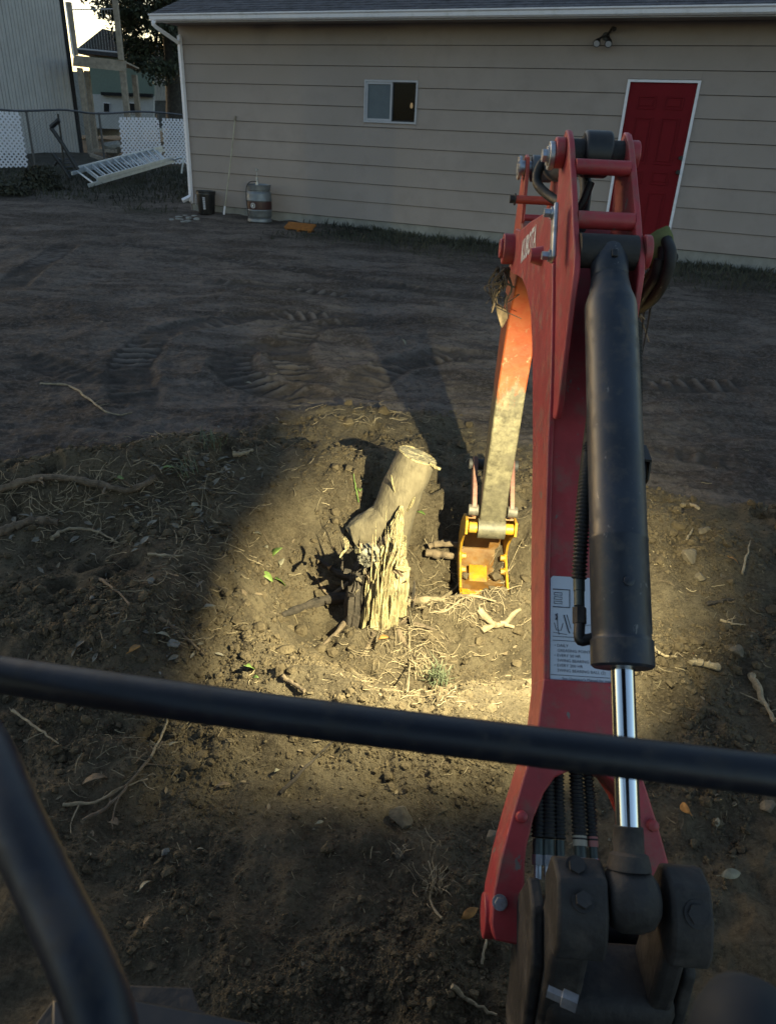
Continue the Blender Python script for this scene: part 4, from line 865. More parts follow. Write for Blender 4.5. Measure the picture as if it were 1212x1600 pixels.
MB().lathe([(.075, -.02), (.085, .0), (.09, .08), (.08, .12), (.02, .125)], c=(.0, .635, .20), seg=28).build('pivot_cap', M_blackpl, swing)
MB().tube([(-.128, .918, .262), (.128, .918, .262)], .045, 24).build('foot_pin_tube', M_cast, swing, bevel=.003)
for dx, u, z in ((-.082, .775, .601), (-.078, .728, .587)): hexbolt(MB(), (dx, u, z), (0, -.35, .94), .0125, .012).build('bolt', M_cast, swing)
hexbolt(MB(), (.092, .722, .584), (0, -.6, .8), .015, .004).build('bolt', M_cast, swing)
MB().tube([(-.120, .672, .452), (-.100, .664, .452), (-.099, .664, .452), (-.078, .656, .452)], [.0095, .0095, .014, .014], 6).build('grease_nipple', M_steel, swing)
MB().box((-.19, .52, .05), (.20, .66, .26)).build('swing_base', M_cast, EX, bevel=.03, segs=3)
# arm
AP = [(2.47, 1.33), (2.485, 1.24), (2.54, 1.14), (2.625, 1.035), (2.66, .90), (2.695, .77), (2.735, .52), (2.785, .29), (2.800, .085), (2.815, .065), (2.86, .065), (2.875, .10), (2.875, .30), (2.85, .60), (2.825, .90), (2.79, 1.16), (2.73, 1.33), (2.62, 1.37)]
def arm_material():
    m = M_red.copy(); m.name = 'arm_worn_paint'; nt = m.node_tree; N = nt.nodes; L = nt.links; b = N['Principled BSDF']; src = b.inputs['Base Color'].links[0].from_socket
    tc = N.new('ShaderNodeTexCoord'); sp = N.new('ShaderNodeSeparateXYZ'); L.new(tc.outputs['Object'], sp.inputs[0])
    def noise(sc, det, ro, vec=None):
        n = N.new('ShaderNodeTexNoise'); n.inputs['Scale'].default_value = sc; n.inputs['Detail'].default_value = det; n.inputs['Roughness'].default_value = ro; L.new(vec or tc.outputs['Object'], n.inputs['Vector']); return n.outputs['Fac']
    def mr(v, a, b_, c=0, d=1):
        n = N.new('ShaderNodeMapRange'); n.inputs['From Min'].default_value = a; n.inputs['From Max'].default_value = b_; n.inputs['To Min'].default_value = c; n.inputs['To Max'].default_value = d; L.new(v, n.inputs['Value']); return n.outputs['Result']
    def mixc(f, a, c):
        n = N.new('ShaderNodeMix'); n.data_type = 'RGBA'; L.new(f, n.inputs['Factor'])
        for k, v in (('A', a), ('B', c)):
            if isinstance(v, tuple): n.inputs[k].default_value = (*v, 1)
            else: L.new(v, n.inputs[k])
        return n.outputs['Result']
    mp = N.new('ShaderNodeMapping'); mp.inputs['Scale'].default_value = (1.6, 1, .45); L.new(tc.outputs['Object'], mp.inputs['Vector'])
    add = N.new('ShaderNodeMath'); add.operation = 'MULTIPLY_ADD'; L.new(noise(22, 6, .7, mp.outputs[0]), add.inputs[0]); add.inputs[1].default_value = .5; L.new(sp.outputs['Z'], add.inputs[2])
    bare = mixc(mr(noise(26, 8, .75), .35, .68), (.038, .031, .018), (.145, .123, .076)); bare = mixc(mr(noise(9, 5, .7), .5, .64, 0, .75), bare, (.06, .05, .034))
    orange = mixc(mr(noise(12, 6, .7), .40, .62), (.20, .028, .005), (.21, .048, .013)); orange = mixc(mr(noise(35, 5, .7), .60, .72), orange, (.19, .14, .075))
    bare = mixc(mr(sp.outputs['Z'], .42, .10, 0, .8), bare, mixc(mr(noise(40, 6, .75), .38, .66), (.035, .030, .022), (.11, .095, .062)))
    c = mixc(mr(add.outputs[0], .96, 1.03), bare, orange)
    L.new(c, b.inputs['Base Color'])
    for l in list(b.inputs['Roughness'].links): L.remove(l)
    b.inputs['Roughness'].default_value = .6
    bp = [n for n in N if n.type == 'BUMP'][0]; bp.inputs['Strength'].default_value = .3
    return m
M_arm = arm_material()
arm = side(AP, -.054, .054).build('arm', M_arm, EX, bevel=.006)
MB().tube([(-.058, 2.81, .10), (.058, 2.81, .10)], .045, 20).build('nose_tube', M_arm, arm)
EAR = [(2.55, 1.30), (2.575, 1.36), (2.600, 1.50), (2.625, 1.548), (2.66, 1.555), (2.69, 1.53), (2.72, 1.40), (2.74, 1.30)]
for s in (-1, 1): side(EAR, s*.0555, s*.0435).build('ear_plate', mat('orange_red_paint', (.42, .055, .030), .5, var=.12, vscale=9), arm, bevel=.003)
MB().tube([(-.085, 2.535, 1.428), (.05, 2.535, 1.428)], .0125, 16).build('spacer_tube', MATS['orange_red_paint'], arm); hexbolt(MB(), (-.085, 2.535, 1.428), (-1, 0, 0), .013, .018).build('bolt', M_cast, arm)
MB().tube([(-.05, 2.55, 1.375), (.05, 2.55, 1.375)], .010, 16).build('spacer_tube', M_red, arm)
MB().tube([(-.078, 2.645, 1.515), (.078, 2.645, 1.515)], .022, 18).build('cylinder_pin', M_steel, arm); MB().tube([(-.068, 2.645, 1.515), (-.076, 2.645, 1.515)], .036, 18).build('washer', M_steel, arm)
# arm cylinder
M_cylgrey = mat('skylit_black_paint', (.085, .092, .105), .45, var=.15, vscale=10, dirt=(.14, .12, .10), dscale=12, damt=.4)  # black cylinder paint lightened to grey for sky light from above
ac0 = np.array([0, 1.842, 1.575]); ac1 = np.array([0, 2.645, 1.515]); acd = (ac1-ac0)/np.linalg.norm(ac1-ac0)
acy = MB().tube([ac0+acd*.03, ac0+acd*.06, ac0+acd*.44, ac0+acd*.445, ac0+acd*.49, ac0+acd*.495], [.036, .041, .041, .046, .046, .035], 28).build('arm_cylinder', M_cylgrey, EX)
MB().tube([ac0+acd*.48, ac1-acd*.05], .02, 20).build('rod', M_chrome, acy)
MB().tube([(-.034, *ac1[1:]), (.034, *ac1[1:])], .040, 22).build('rod_eye', M_cylgrey, acy, bevel=.004)
MB().tube([(-.030, *ac0[1:]), (.030, *ac0[1:])], .048, 28).build('base_eye', M_blackpl, acy, bevel=.006)
MB().tube([(-.0575, *ac0[1:]), (.0575, *ac0[1:])], .030, 22).build('base_pin', M_cast, acy)
fit = ac0+acd*.46+np.array([-.05, 0, .0])
MB().tube(crom([fit+np.array([.03, 0, .01]), fit, fit+np.array([-.01, -.02, -.05]), fit+np.array([.03, -.10, -.085]), fit+np.array([.06, -.2, -.09])], 5), .013, 14).build('hose', M_rubber, acy)
MB().tube(crom([(-.01, 1.80, 1.52), (-.022, 1.79, 1.48), (-.035, 1.80, 1.455), (-.02, 1.84, 1.45)], 5), .009, 12).build('hose', M_rubber, acy)
MB().tube(crom([(.0, 1.95, 1.535), (.002, 1.90, 1.50), (-.004, 1.86, 1.44), (-.012, 1.83, 1.38)], 6), .0135, 14).build('hose', M_rubber, acy)
# right side hose bundle
for k, (pl, w_) in enumerate((([(1000, 482), (1022, 464), (1040, 432), (1047, 398), (1041, 376)], .150), ([(1000, 466), (1018, 447), (1033, 416), (1037, 386)], .145), ([(998, 450), (1018, 428), (1038, 408), (1050, 402)], .155), ([(998, 474), (1012, 452), (1024, 432), (1030, 405)], .135))):
    MB().tube(crom([pw(px, py, w_) for px, py in pl], 7), .0125, 12).build('side_hose', M_rubber, EX)
# links and bucket
for s in (-1, 1):
    lp = [(2.985, .36), (3.01, .33), (3.0, .29), (2.85, .155), (2.815, .150), (2.80, .175), (2.81, .205), (2.955, .345)]
    side(lp, s*.070, s*.090)  .build('bucket_link', mat('worn_pink_paint', (.15, .062, .045), .6, var=.2, vscale=18, bump=.3, bscale=40, dirt=(.16, .115, .075), dscale=22, damt=1.), EX, bevel=.003)
    MB().tube([(s*.062, 2.82, .18), (s*.104, 2.82, .18)], .024, 20).build('link_washer', mat('muddy_steel', (.12, .105, .085), .65, .4, var=.3, vscale=40), EX, bevel=.002)
MB().tube([(-.106, 2.98, .325), (.106, 2.98, .325)], .024, 18).build('link_pin', M_cast, EX)
OUTC = [(2.80, .135), (2.86, .13), (2.94, .10), (3.03, .02), (3.085, -.08), (3.08, -.16), (3.02, -.215), (2.93, -.235), (2.80, -.222)]
SIDEP = OUTC+[(2.79, -.195), (2.90, -.155), (2.968, -.122), (2.955, -.06), (2.88, .02), (2.79, .075)]
bu = side(SIDEP, -.111, -.100).build('bucket', M_yellow, EX, bevel=.002)
side(SIDEP, .100, .111).build('side_plate', M_yellow, bu, bevel=.002)
shell = OUTC[1:]; inn_ = [(u-.012*math.cos(t), z+.012*math.sin(t)) for (u, z), t in zip(shell, (-1.3, -.9, -.5, .1, .6, 1.1, 1.4, 1.57))]
side(shell+inn_[::-1], -.100, .100).build('shell', M_bucket_in, bu, smooth=40)
side([(2.775, -.228), (2.90, -.238), (2.90, -.222), (2.775, -.216)], -.108, .108).build('cutting_edge', M_yellow, bu, bevel=.002)
for w in (-.082, 0, .082):
    MB().add([(w-.02, 2.80, -.238), (w+.02, 2.80, -.238), (w+.02, 2.80, -.208), (w-.02, 2.80, -.208), (w-.014, 2.72, -.228), (w+.014, 2.72, -.228), (w+.014, 2.72, -.220), (w-.014, 2.72, -.220)], [(0, 1, 2, 3), (4, 7, 6, 5), (0, 4, 5, 1), (1, 5, 6, 2), (2, 6, 7, 3), (3, 7, 4, 0)]).build('tooth', M_yellow, bu, bevel=.002)
for s in (-1, 1):
    MB().tube([(s*.060, 2.81, .100), (s*.096, 2.81, .100)], .024, 18).build('hinge_boss', M_yellow, bu, bevel=.003)
    hexbolt(MB(), (s*.100, 2.91, -.175), (-s, 0, 0), .014, .02).build('bolt', M_yellow, bu); hexbolt(MB(), (s*.100, 2.965, -.135), (-s, 0, 0), .014, .02).build('bolt', M_yellow, bu)
side([(2.86, -.232), (2.97, -.232), (2.965, -.178), (2.95, -.178)], -.062, .022).build('wear_plate', M_yellow, bu, bevel=.003)
# work lamp tucked under the boom, between added cheeks, left one trimming its beam
lc = np.array([.155, 1.670, .880]); ld = np.array([-.60, 1.0, -.95]); ld /= np.linalg.norm(ld)
wlm = side([(1.615, .93), (1.600, .90), (1.63, .855), (1.655, .875), (1.665, .92), (1.64, .945)], .118, .186).build('work_lamp', M_blackpl, EX, bevel=.004)
side([(1.600, .960), (1.585, .860), (1.62, .835), (1.78, .835), (1.82, .86), (1.74, .985)], .090, .096).build('added_beam_cheek', M_blackpl, wlm)
side([(1.610, .945), (1.600, .90), (1.63, .86), (1.66, .90), (1.65, .95)], .187, .191).build('added_beam_cheek', M_blackpl, wlm)
side([(1.600, .945), (1.66, .958), (1.66, .964), (1.600, .951)], .096, .187).build('added_hood_top', M_blackpl, wlm)  # top of the hood added around the lamp
MB().box((.076, 1.60, .93), (.096, 1.66, .955)).build('bracket', M_blackpl, wlm)
Q, R_ = bellows([pw(990, 620, .10), pw(996, 660, .115), pw(998, 695, .125), pw(994, 715, .13)], .009, .0012, .006); MB().tube(Q, R_, 12).build('cable_sleeve', M_rubber, wlm, smooth=60)
MB().tube([pw(994, 706, .13), pw(992, 724, .132)], .010, 10).build('connector', M_trim, wlm)
le = bpy.data.materials.new('lamp_lens'); le.use_nodes = True; pb = le.node_tree.nodes['Principled BSDF']; pb.inputs['Emission Color'].default_value = (1, .88, .6, 1); pb.inputs['Emission Strength'].default_value = 4
MB().obox(lc-ld*.012, (.035, 0, 0), tuple(np.cross((1, 0, 0), ld)*.02), tuple(ld*.002)).build('lens', le, wlm)
sp_ = bpy.data.lights.new('work_lamp_beam', 'SPOT'); sp_.energy = LAMP_W; sp_.color = (1, .93, .56); sp_.spot_size = rad(126); sp_.spot_blend = 1.0; sp_.shadow_soft_size = .0065
so = bpy.data.objects.new('work_lamp_beam', sp_); COL.objects.link(so); so.parent = wlm; so.location = lc; so.rotation_euler = Vector(ld).to_track_quat('-Z', 'Y').to_euler()
# operator station around the camera: guard rail, post, lever, floor, canopy
rail = [at_z(-190, 1024, 1.155), at_z(0, 1054, 1.147), at_z(300, 1098, 1.147), at_z(606, 1138, 1.147), at_z(900, 1174, 1.147), at_z(1212, 1212, 1.147), at_z(1420, 1238, 1.147)]
gr_ = MB().tube([loc(q) for q in crom(rail, 8)], .0168, 26).build('guard_rail', M_bar, EX)
pst = [at_d(-230, 1005, .60), at_d(-110, 1060, .60), at_d(-30, 1160, .555), at_d(20, 1275, .51), at_d(78, 1400, .475), at_d(130, 1510, .445), at_d(160, 1600, .43), at_d(175, 1720, .42), at_d(180, 1900, .44)]
MB().tube([loc(q) for q in crom(pst, 8)], .0190, 28).build('guard_post', M_bar, EX)
kb = loc(at_d(1170, 1622, .44)); MB().tube([kb+np.array([0, -.06, -.20]), kb+np.array([0, -.03, -.10]), kb+np.array([0, -.01, -.055]), kb+np.array([0, 0, -.03]), kb+np.array([0, 0, 0]), kb+np.array([0, .004, .018]), kb+np.array([0, .005, .028]), kb+np.array([0, .005, .0315])], [.010, .014, .024, .031, .033, .028, .016, .004], 26).build('lever_grip', mat('lever_plastic', (.012, .016, .025), .75), EX)
def plate(pts, z, th, name, m):
    MB().prism([loc(at_z(px, py, z)) for px, py in pts], (0, 0, -th)).build(name, m, EX, bevel=.004)
plate([(192, 1556), (450, 1606), (450, 1720), (80, 1720), (80, 1560)], .66, .03, 'floor_panel', M_blackpl)
plate([(50, 1604), (97, 1541), (180, 1536), (300, 1541), (312, 1574), (420, 1640), (60, 1700)], .60, .025, 'foot_plate', M_cast)
MB().box((-.95, -1.0, .50), (.18, .26, .55)).build('floor', M_cast, EX)
MB().box((-.95, -1.05, .56), (.18, -.42, 1.15)).build('engine_hood', M_red, EX, bevel=.04)
MB().box((-.66, -.40, .56), (-.14, .02, .92)).build('seat', M_blackpl, EX, bevel=.03); MB().box((-.64, -.42, .93), (-.16, -.30, 1.35)).build('seat_back', M_blackpl, EX, bevel=.03)
MB().box((-1.00, -1.05, 2.10), (.24, .46, 2.17)).build('canopy_roof', M_bar, EX, bevel=.02)
for w in (-.86, .10): MB().tube([(w, -.92, 1.15), (w, -.90, 2.12)], .03, 14).build('canopy_post', M_bar, EX)
for x0 in (-1.05, .03):
    MB().prism([(x0, -1.1, .17), (x0, -1.02, .03), (x0, -.9, -.02), (x0, .25, -.02), (x0, .37, .03), (x0, .45, .17), (x0, .37, .31), (x0, .25, .36), (x0, -.9, .36), (x0, -1.02, .31)], (.25, 0, 0)).build('crawler_track', M_rubber, EX, bevel=.01)
MB().box((-.85, -.7, .12), (.1, .2, .50)).build('undercarriage', M_cast, EX)

# ------------------------------------------------------------------ the torn stump
sb = gp([(592, 975)])[0]
ST = thing('tree_stump', 'torn tree stump with a sawn leaning trunk and pale splintered wood in the lit hole', 'stump', tuple(sb)); so_ = np.array(ST.location)
def rough_tube(pts, rad_, seg, amp, fsc, seed, caps=True, fib=0.):
    P = crom(pts, 6); n = len(P); rr = np.interp(np.linspace(0, 1, n), np.linspace(0, 1, len(rad_)), rad_); mb = MB(); mb.tube(P, list(rr), seg, caps)
    V = np.array(mb.v); ctr = np.array(P)
    for i in range(n):
        for k in range(seg):
            a = 2*math.pi*k/seg; j = i*seg+k
            f = 1+amp*float(perlin(np.array([math.cos(a)*fsc+seed]), np.array([math.sin(a)*fsc+i*.35]), seed)[0])+fib*float(perlin(np.array([a*5+seed]), np.array([i*.05+.3]), seed+1)[0])
            V[j] = ctr[i]+(V[j]-ctr[i])*f
    mb.v = [tuple(q) for q in V]; return mb
def S(px, py, Y): return at_y(px, py, Y)-so_
tpts = [S(590, 885, 3.02), S(603, 840, 3.03), S(617, 795, 3.04), S(634, 752, 3.05), S(652, 712, 3.06)]
rough_tube(tpts, [.118, .110, .100, .093, .090], 44, .05, 1.6, 3, fib=.02).build('trunk', M_bark, ST, smooth=60)
ax1 = (tpts[-1]-tpts[-2]); ax1 /= np.linalg.norm(ax1)
mb = MB(); ctr = tpts[-1]+ax1*.001; e1 = np.cross(ax1, (0, 1, 0)); e1 /= np.linalg.norm(e1); e2 = np.cross(ax1, e1); vs = [ctr+ax1*.006]; fs = []
nr_, ns_ = 6, 36
for i in range(1, nr_+1):
    for k in range(ns_):
        a = 2*math.pi*k/ns_; r = .0895*i/nr_*(1+.04*math.sin(3*a)); vs.append(ctr+r*(math.cos(a)*e1+math.sin(a)*e2)+ax1*(.001+.004*rng.random()+.003*math.sin(5*a+i) if i < nr_ else .001))
for k in range(ns_):
    fs.append((0, 1+k, 1+(k+1) % ns_))
    for i in range(nr_-1): fs.append((1+i*ns_+k, 1+(i+1)*ns_+k, 1+(i+1)*ns_+(k+1) % ns_, 1+i*ns_+(k+1) % ns_))
mb.add(vs, fs); mb.build('sawn_face', M_cutwood, ST, smooth=25)
MB().tube([ctr+.0895*(math.cos(2*math.pi*k/36)*e1+math.sin(2*math.pi*k/36)*e2)+ax1*.0015*math.sin(k*.7) for k in range(35)], [.0042+.0012*math.sin(k*.9) for k in range(35)], 6).build('bark_rim', M_split, ST)
MB().tube(crom([S(672, 724, 2.99), S(680, 730, 2.98), S(688, 733, 2.97)], 4), [.007]*8+[.005], 6).build('splinter', M_split, ST)
# flare of the trunk base to the left, running into the soil
rough_tube([S(618, 806, 3.03), S(598, 818, 3.01), S(573, 829, 2.99), S(551, 842, 2.97)], [.080, .088, .084, .066], 36, .12, 1.9, 9, fib=.05).build('root_flare', M_bark, ST, smooth=60)
for pl, r in (([(611, 742), (613, 755), (617, 770)], .010), ([(618, 788), (619, 800), (614, 812)], .013), ([(648, 776), (641, 790), (633, 801)], .016), ([(634, 800), (625, 807), (618, 812)], .010)):
    MB().tube(crom([S(px, py, 2.962) for k, (px, py) in enumerate(pl)], 4), [.3*r, .8*r, r, .9*r, r, .7*r, .9*r, .6*r, .2*r], 8, flat=.5).build('bark_scar', M_split, ST)
# split heartwood column, pale and fibrous
cp = [S(590, 1008, 2.58), S(592, 960, 2.60), S(596, 920, 2.62), S(602, 885, 2.64), S(608, 858, 2.65), S(612, 840, 2.66)]
rough_tube(cp, [.072, .064, .058, .050, .038, .014], 110, .22, 1.8, 15, fib=.45).build('split_heartwood', M_split, ST, smooth=22)
rough_tube([S(622, 960, 2.60), S(625, 925, 2.62), S(628, 890, 2.64), S(629, 876, 2.64)], [.030, .030, .027, .018], 40, .2, 1.6, 19, fib=.35).build('split_slab', M_split, ST, smooth=22)
rough_tube([S(560, 985, 2.62), S(562, 940, 2.65), S(566, 900, 2.68), S(575, 868, 2.70)], [.058, .054, .046, .03], 40, .35, 2.2, 23, fib=.4).build('dark_bark_side', M_rootd, ST, smooth=30)
rough_tube([S(566, 878, 2.60), S(578, 866, 2.60), S(592, 862, 2.61)], [.025, .042, .028], 24, .45, 3.2, 27).build('crumbled_bark', mat('grey_crumbled_bark', (.20, .18, .14), .95, var=.5, vscale=40, bump=1., bscale=90), ST, smooth=20)
spl = [((603, 890), (622, 796), .015), ((611, 885), (626, 822), .011), ((596, 880), (606, 822), .008), ((592, 876), (588, 812), .007), ((614, 880), (612, 828), .009), ((590, 890), (577, 850), .005), ((605, 868), (604, 790), .003), ((624, 884), (630, 856), .006)]
for i, (a, b, r) in enumerate(spl):
    A = S(*a, 2.555); B = S(*b, 2.58+.012*(i % 3)); Mi = (A+B)/2+rng.normal(0, .024, 3)*np.array([1, .5, .3])
    k_ = np.linspace(0, 1, 11); rr_ = r*(1-k_**1.6)*(1+.25*np.sin(k_*9+i))+.0008
    MB().tube(crom([A, Mi, B], 5), list(rr_), 7, flat=.45).build('splinter', M_split, ST)
for i in range(12):
    px = rng.uniform(574, 612); py = rng.uniform(900, 992); L_ = rng.uniform(20, 75); A = S(px, py, 2.535); B = S(px+L_*.1+rng.normal(0, 3), py-L_, 2.56)
    MB().tube(crom([A, (A+B)/2+rng.normal(0, .003, 3), B], 4), list((.0015+.0042*np.sin(np.linspace(.1, 3.0, 9)))*rng.uniform(.6, 1.3)), 5, flat=.6).build('fibre_strip', M_split, ST)
# torn strip of sapwood hanging down the front of the trunk into the break
rough_tube([S(627, 790, 2.93), S(621, 815, 2.90), S(615, 845, 2.84), S(608, 880, 2.74), S(602, 910, 2.66)], [.006, .024, .034, .040, .044], 60, .35, 2.2, 33, fib=.5).build('torn_strip', M_split, ST, smooth=22)
rough_tube([S(632, 838, 2.88), S(628, 862, 2.80), S(622, 890, 2.70)], [.008, .020, .026], 40, .35, 2.2, 37, fib=.5).build('torn_strip', M_split, ST, smooth=22)
# torn bark flakes round the break
for i in range(34):
    px = rng.uniform(532, 640); py = rng.uniform(838, 905) if i < 20 else rng.uniform(905, 985); px = px if i < 20 else rng.choice([rng.uniform(535, 570), rng.uniform(628, 650)])
    c = S(px, py, 2.60+rng.uniform(-.03, .04)); d1 = rng.normal(0, 1, 3); d1[2] = abs(d1[2])*1.6; d1 /= np.linalg.norm(d1); d2 = np.cross(d1, rng.normal(0, 1, 3)); d2 /= np.linalg.norm(d2); L_ = rng.uniform(.015, .05); w_ = rng.uniform(.006, .018); n_ = np.cross(d1, d2)
    MB().prism([c-d1*L_-d2*w_*.5, c-d1*L_*.2-d2*w_+n_*.006, c+d1*L_-d2*w_*.2, c+d1*L_*.7+d2*w_*.6, c-d1*L_*.1+d2*w_+n_*.004, c-d1*L_+d2*w_*.4], tuple(n_*.004)).build('bark_flake', (M_bark, M_rootd, M_split, M_root)[i % 4], ST, smooth=0)
# roots of the stump
def root(pl, r, m, par, name='root', dz=.006, seed=0):
    X = gp(pl, dz); X = X-np.array(par.location) if par is not None else X
    r_ = list(np.linspace(r, r*.35, (len(pl)-1)*6+1)); r_ = [q*(1+.15*math.sin(i*1.3+seed)) for i, q in enumerate(r_)]
    return MB().tube(crom(X, 6), r_, 9).build(name, m, par)
root([(560, 935), (520, 938), (480, 948), (440, 962)], .034, M_rootd, ST, seed=1)  # dark root added where the stump's shadow falls
root([(552, 905), (525, 895), (500, 880)], .022, M_rootd, ST, seed=2)
root([(640, 945), (675, 942), (705, 932), (738, 917)], .020, M_stick, ST, dz=.02, seed=3)
root([(690, 938), (712, 926), (720, 905)], .009, M_stick, ST, dz=.03, seed=4)
root([(700, 936), (735, 935), (775, 936)], .010, M_stick, ST, dz=.015, seed=5)
root([(655, 950), (690, 960), (720, 955)], .008, M_stick, ST, dz=.012, seed=6)
root([(620, 985), (640, 1005), (650, 1030)], .012, M_root, ST, seed=7)
root([(548, 960), (530, 985), (505, 1005)], .016, M_root, ST, seed=8)
root([(585, 990), (575, 1012), (560, 1030)], .014, M_root, ST, seed=9)
root([(545, 915), (515, 915), (492, 905)], .012, M_root, ST, dz=.02, seed=10)
root([(640, 975), (675, 985), (700, 1000)], .011, M_root, ST, seed=11)
# ------------------------------------------------------------------ single roots, sticks, stones and leaves on the ground
def stick(pl, r, m, name, label, cat='root', dz=.006, taper=.45, seed=0, seg=9):
    X = gp(pl, dz); t = thing(name, label, cat, tuple(X[0])); P = crom(X-X[0], 6); n = len(P)
    rr = [(r*(1-(1-taper)*i/(n-1)))*(1+.14*math.sin(i*1.7+seed)+.08*math.sin(i*.6+seed*2)) for i in range(n)]
    jr = np.random.default_rng(900+seed); P = [q+(jr.normal(0, min(r*.30, .0028), 3)*np.array([1, 1, .6]) if 0 < i < n-1 else 0) for i, q in enumerate(P)]; rr = [q*jr.uniform(.86, 1.12) for q in rr]
    MB().tube(P, rr, seg).build('shaft', m, t); return t, P, rr
def twigs(tp, n, L, seed, m):
    t, P, rr = tp; r = np.random.default_rng(seed)
    for k in range(n):
        i = r.integers(1, len(P)-1); d = r.normal(0, 1, 3); d[2] = abs(d[2])*.25; d /= np.linalg.norm(d); e = P[i]+d*L*r.uniform(.5, 1.)
        MB().tube(crom([P[i], (P[i]+e)/2+r.normal(0, .008, 3), e], 4), list(np.linspace(rr[i]*.5, .001, 9)), 5).build('rootlet', m, t)
twigs(stick([(64, 601), (108, 604), (140, 625), (165, 644), (188, 650), (206, 646)], .009, M_stick, 'long_root', 'long thin curved pale root lying on the flat driven yard at left', seed=1), 2, .1, 1, M_stick)
twigs(stick([(0, 772), (50, 756), (105, 752), (160, 766), (205, 772), (245, 757)], .017, M_root, 'thick_root', 'thick brown root arching over the top of the left soil heap', dz=.02, taper=.8, seed=2), 5, .16, 2, M_root)
twigs(stick([(0, 835), (28, 825), (60, 818), (92, 820)], .020, M_root, 'fat_root', 'fat peeled root low on the left soil heap near the photo edge', dz=.012, taper=.8, seed=3), 3, .1, 3, M_root)
twigs(stick([(82, 845), (108, 830), (150, 833), (185, 852)], .009, M_stick, 'forked_root', 'forked pale root below the fat peeled root on the left heap', dz=.012, seed=4), 4, .12, 4, M_stick)
twigs(stick([(232, 870), (258, 872), (288, 872)], .007, M_stick, 'short_root', 'short pale rootlet near the left rim of the hole', dz=.012, seed=5), 3, .08, 5, M_stick)
twigs(stick([(132, 890), (168, 918), (204, 950)], .007, M_root, 'slanting_twig', 'thin brown twig slanting down the dark left bank', dz=.01, seed=6), 1, .08, 6, M_root)
twigs(stick([(250, 968), (288, 996), (320, 1028)], .008, M_root, 'brown_twig', 'brown twig above the guard rail left of the hole', dz=.01, seed=7), 2, .08, 7, M_root)
twigs(stick([(22, 1118), (58, 1145), (94, 1170)], .0045, M_stick, 'pale_twig', 'straight pale twig below the guard rail beside the dark post', 'twig', dz=.02, seed=8), 1, .05, 8, M_stick)
twigs(stick([(130, 1290), (175, 1262), (215, 1215), (255, 1165)], .006, M_root, 'root_strand', 'long root strand in the tangle below the guard rail at left', dz=.015, seed=9), 6, .12, 9, M_root)
twigs(stick([(100, 1262), (150, 1258), (190, 1235), (232, 1222)], .005, M_stick, 'pale_strand', 'pale curved strand in the root tangle near the dark post', dz=.012, seed=10), 4, .10, 10, M_stick)
twigs(stick([(238, 1195), (258, 1152), (270, 1120)], .004, M_stick, 'upright_stalk', 'pale stalk standing out of the soil just under the guard rail at left', 'stalk', dz=.03, seed=11), 0, .05, 11, M_stick)
twigs(stick([(438, 1243), (470, 1210), (500, 1180), (528, 1155)], .006, M_rootd, 'dark_strand', 'thin dark strand running diagonally out from under the guard rail', dz=.008, seed=12), 2, .05, 12, M_rootd)  # a thin dark line on the soil, built as a strand
stick([(1078, 1037), (1098, 1042), (1119, 1046)], .014, M_stick, 'cut_root', 'short fat cut root end lying right of the boom cylinder', dz=.012, taper=.85, seed=13)
twigs(stick([(1016, 1012), (1035, 1028), (1056, 1030)], .007, M_stick, 'rootlet_piece', 'small bent root just left of the cut root end', dz=.01, seed=14), 2, .06, 14, M_stick)
twigs(stick([(1172, 1060), (1188, 1095), (1207, 1132)], .013, M_stick, 'bark_strip', 'split strip of pale bark near the right edge of the ground', 'bark', dz=.012, seed=15), 3, .09, 15, M_stick)
twigs(stick([(1124, 972), (1142, 978), (1163, 980)], .006, M_stick, 'forked_rootlet', 'forked pale rootlet in the lit soil right of the boom', dz=.01, seed=16), 3, .06, 16, M_stick)
twigs(stick([(1102, 946), (1125, 942), (1145, 938)], .008, M_rootd, 'flat_root', 'dark flat root lying above the forked rootlet right of the boom', dz=.008, seed=17), 1, .06, 17, M_root)  # dark brown all along, with paler rootlets
stick([(1155, 908), (1162, 880), (1168, 856)], .005, M_stick, 'straw_stalk', 'straight straw stalk standing in the right soil heap', 'stalk', dz=.035, seed=18)
stick([(1070, 850), (1080, 832), (1084, 820)], .005, M_stick, 'bent_straw', 'short bent straw on the top of the right soil heap', 'straw', dz=.02, seed=19)
stick([(1064, 793), (1076, 791), (1090, 797)], .010, M_stick, 'chip', 'pale wood chip at the far edge of the right soil heap', 'wood chip', dz=.01, taper=.7, seed=20)
stick([(668, 875), (690, 876), (722, 878)], .016, M_root, 'cut_branch', 'upper of two cut branches poking from the shadow beside the bucket', 'branch', dz=.10, taper=.95, seed=21)
stick([(664, 888), (692, 889), (722, 892)], .019, M_root, 'cut_branch', 'lower of two cut branches poking from the shadow beside the bucket', 'branch', dz=.075, taper=.95, seed=22)
twigs(stick([(748, 952), (778, 962), (812, 958)], .017, M_stick, 'peeled_root', 'pale peeled root casting a dark shadow right below the bucket', dz=.02, seed=23), 2, .06, 23, M_stick)
twigs(stick([(752, 992), (775, 985), (802, 986)], .016, M_stick, 'peeled_root', 'second pale peeled root lower down beside the red boom', dz=.02, seed=24), 1, .05, 24, M_stick)
stick([(440, 1060), (456, 1072), (476, 1084)], .008, M_root, 'broken_stick', 'short broken stick just above the guard rail below the hole', 'stick', dz=.012, taper=.8, seed=25)
stick([(636, 1085), (640, 1040), (638, 985)], .0035, M_stick, 'upright_straw', 'long upright straw in front of the stump', 'straw', dz=.02, seed=26)
twigs(stick([(560, 790), (555, 765), (552, 742)], .004, M_leafg, 'sapling_stem', 'thin green stem sticking up left of the sawn trunk', 'stem', dz=.02, seed=27), 0, .05, 27, M_leafg)
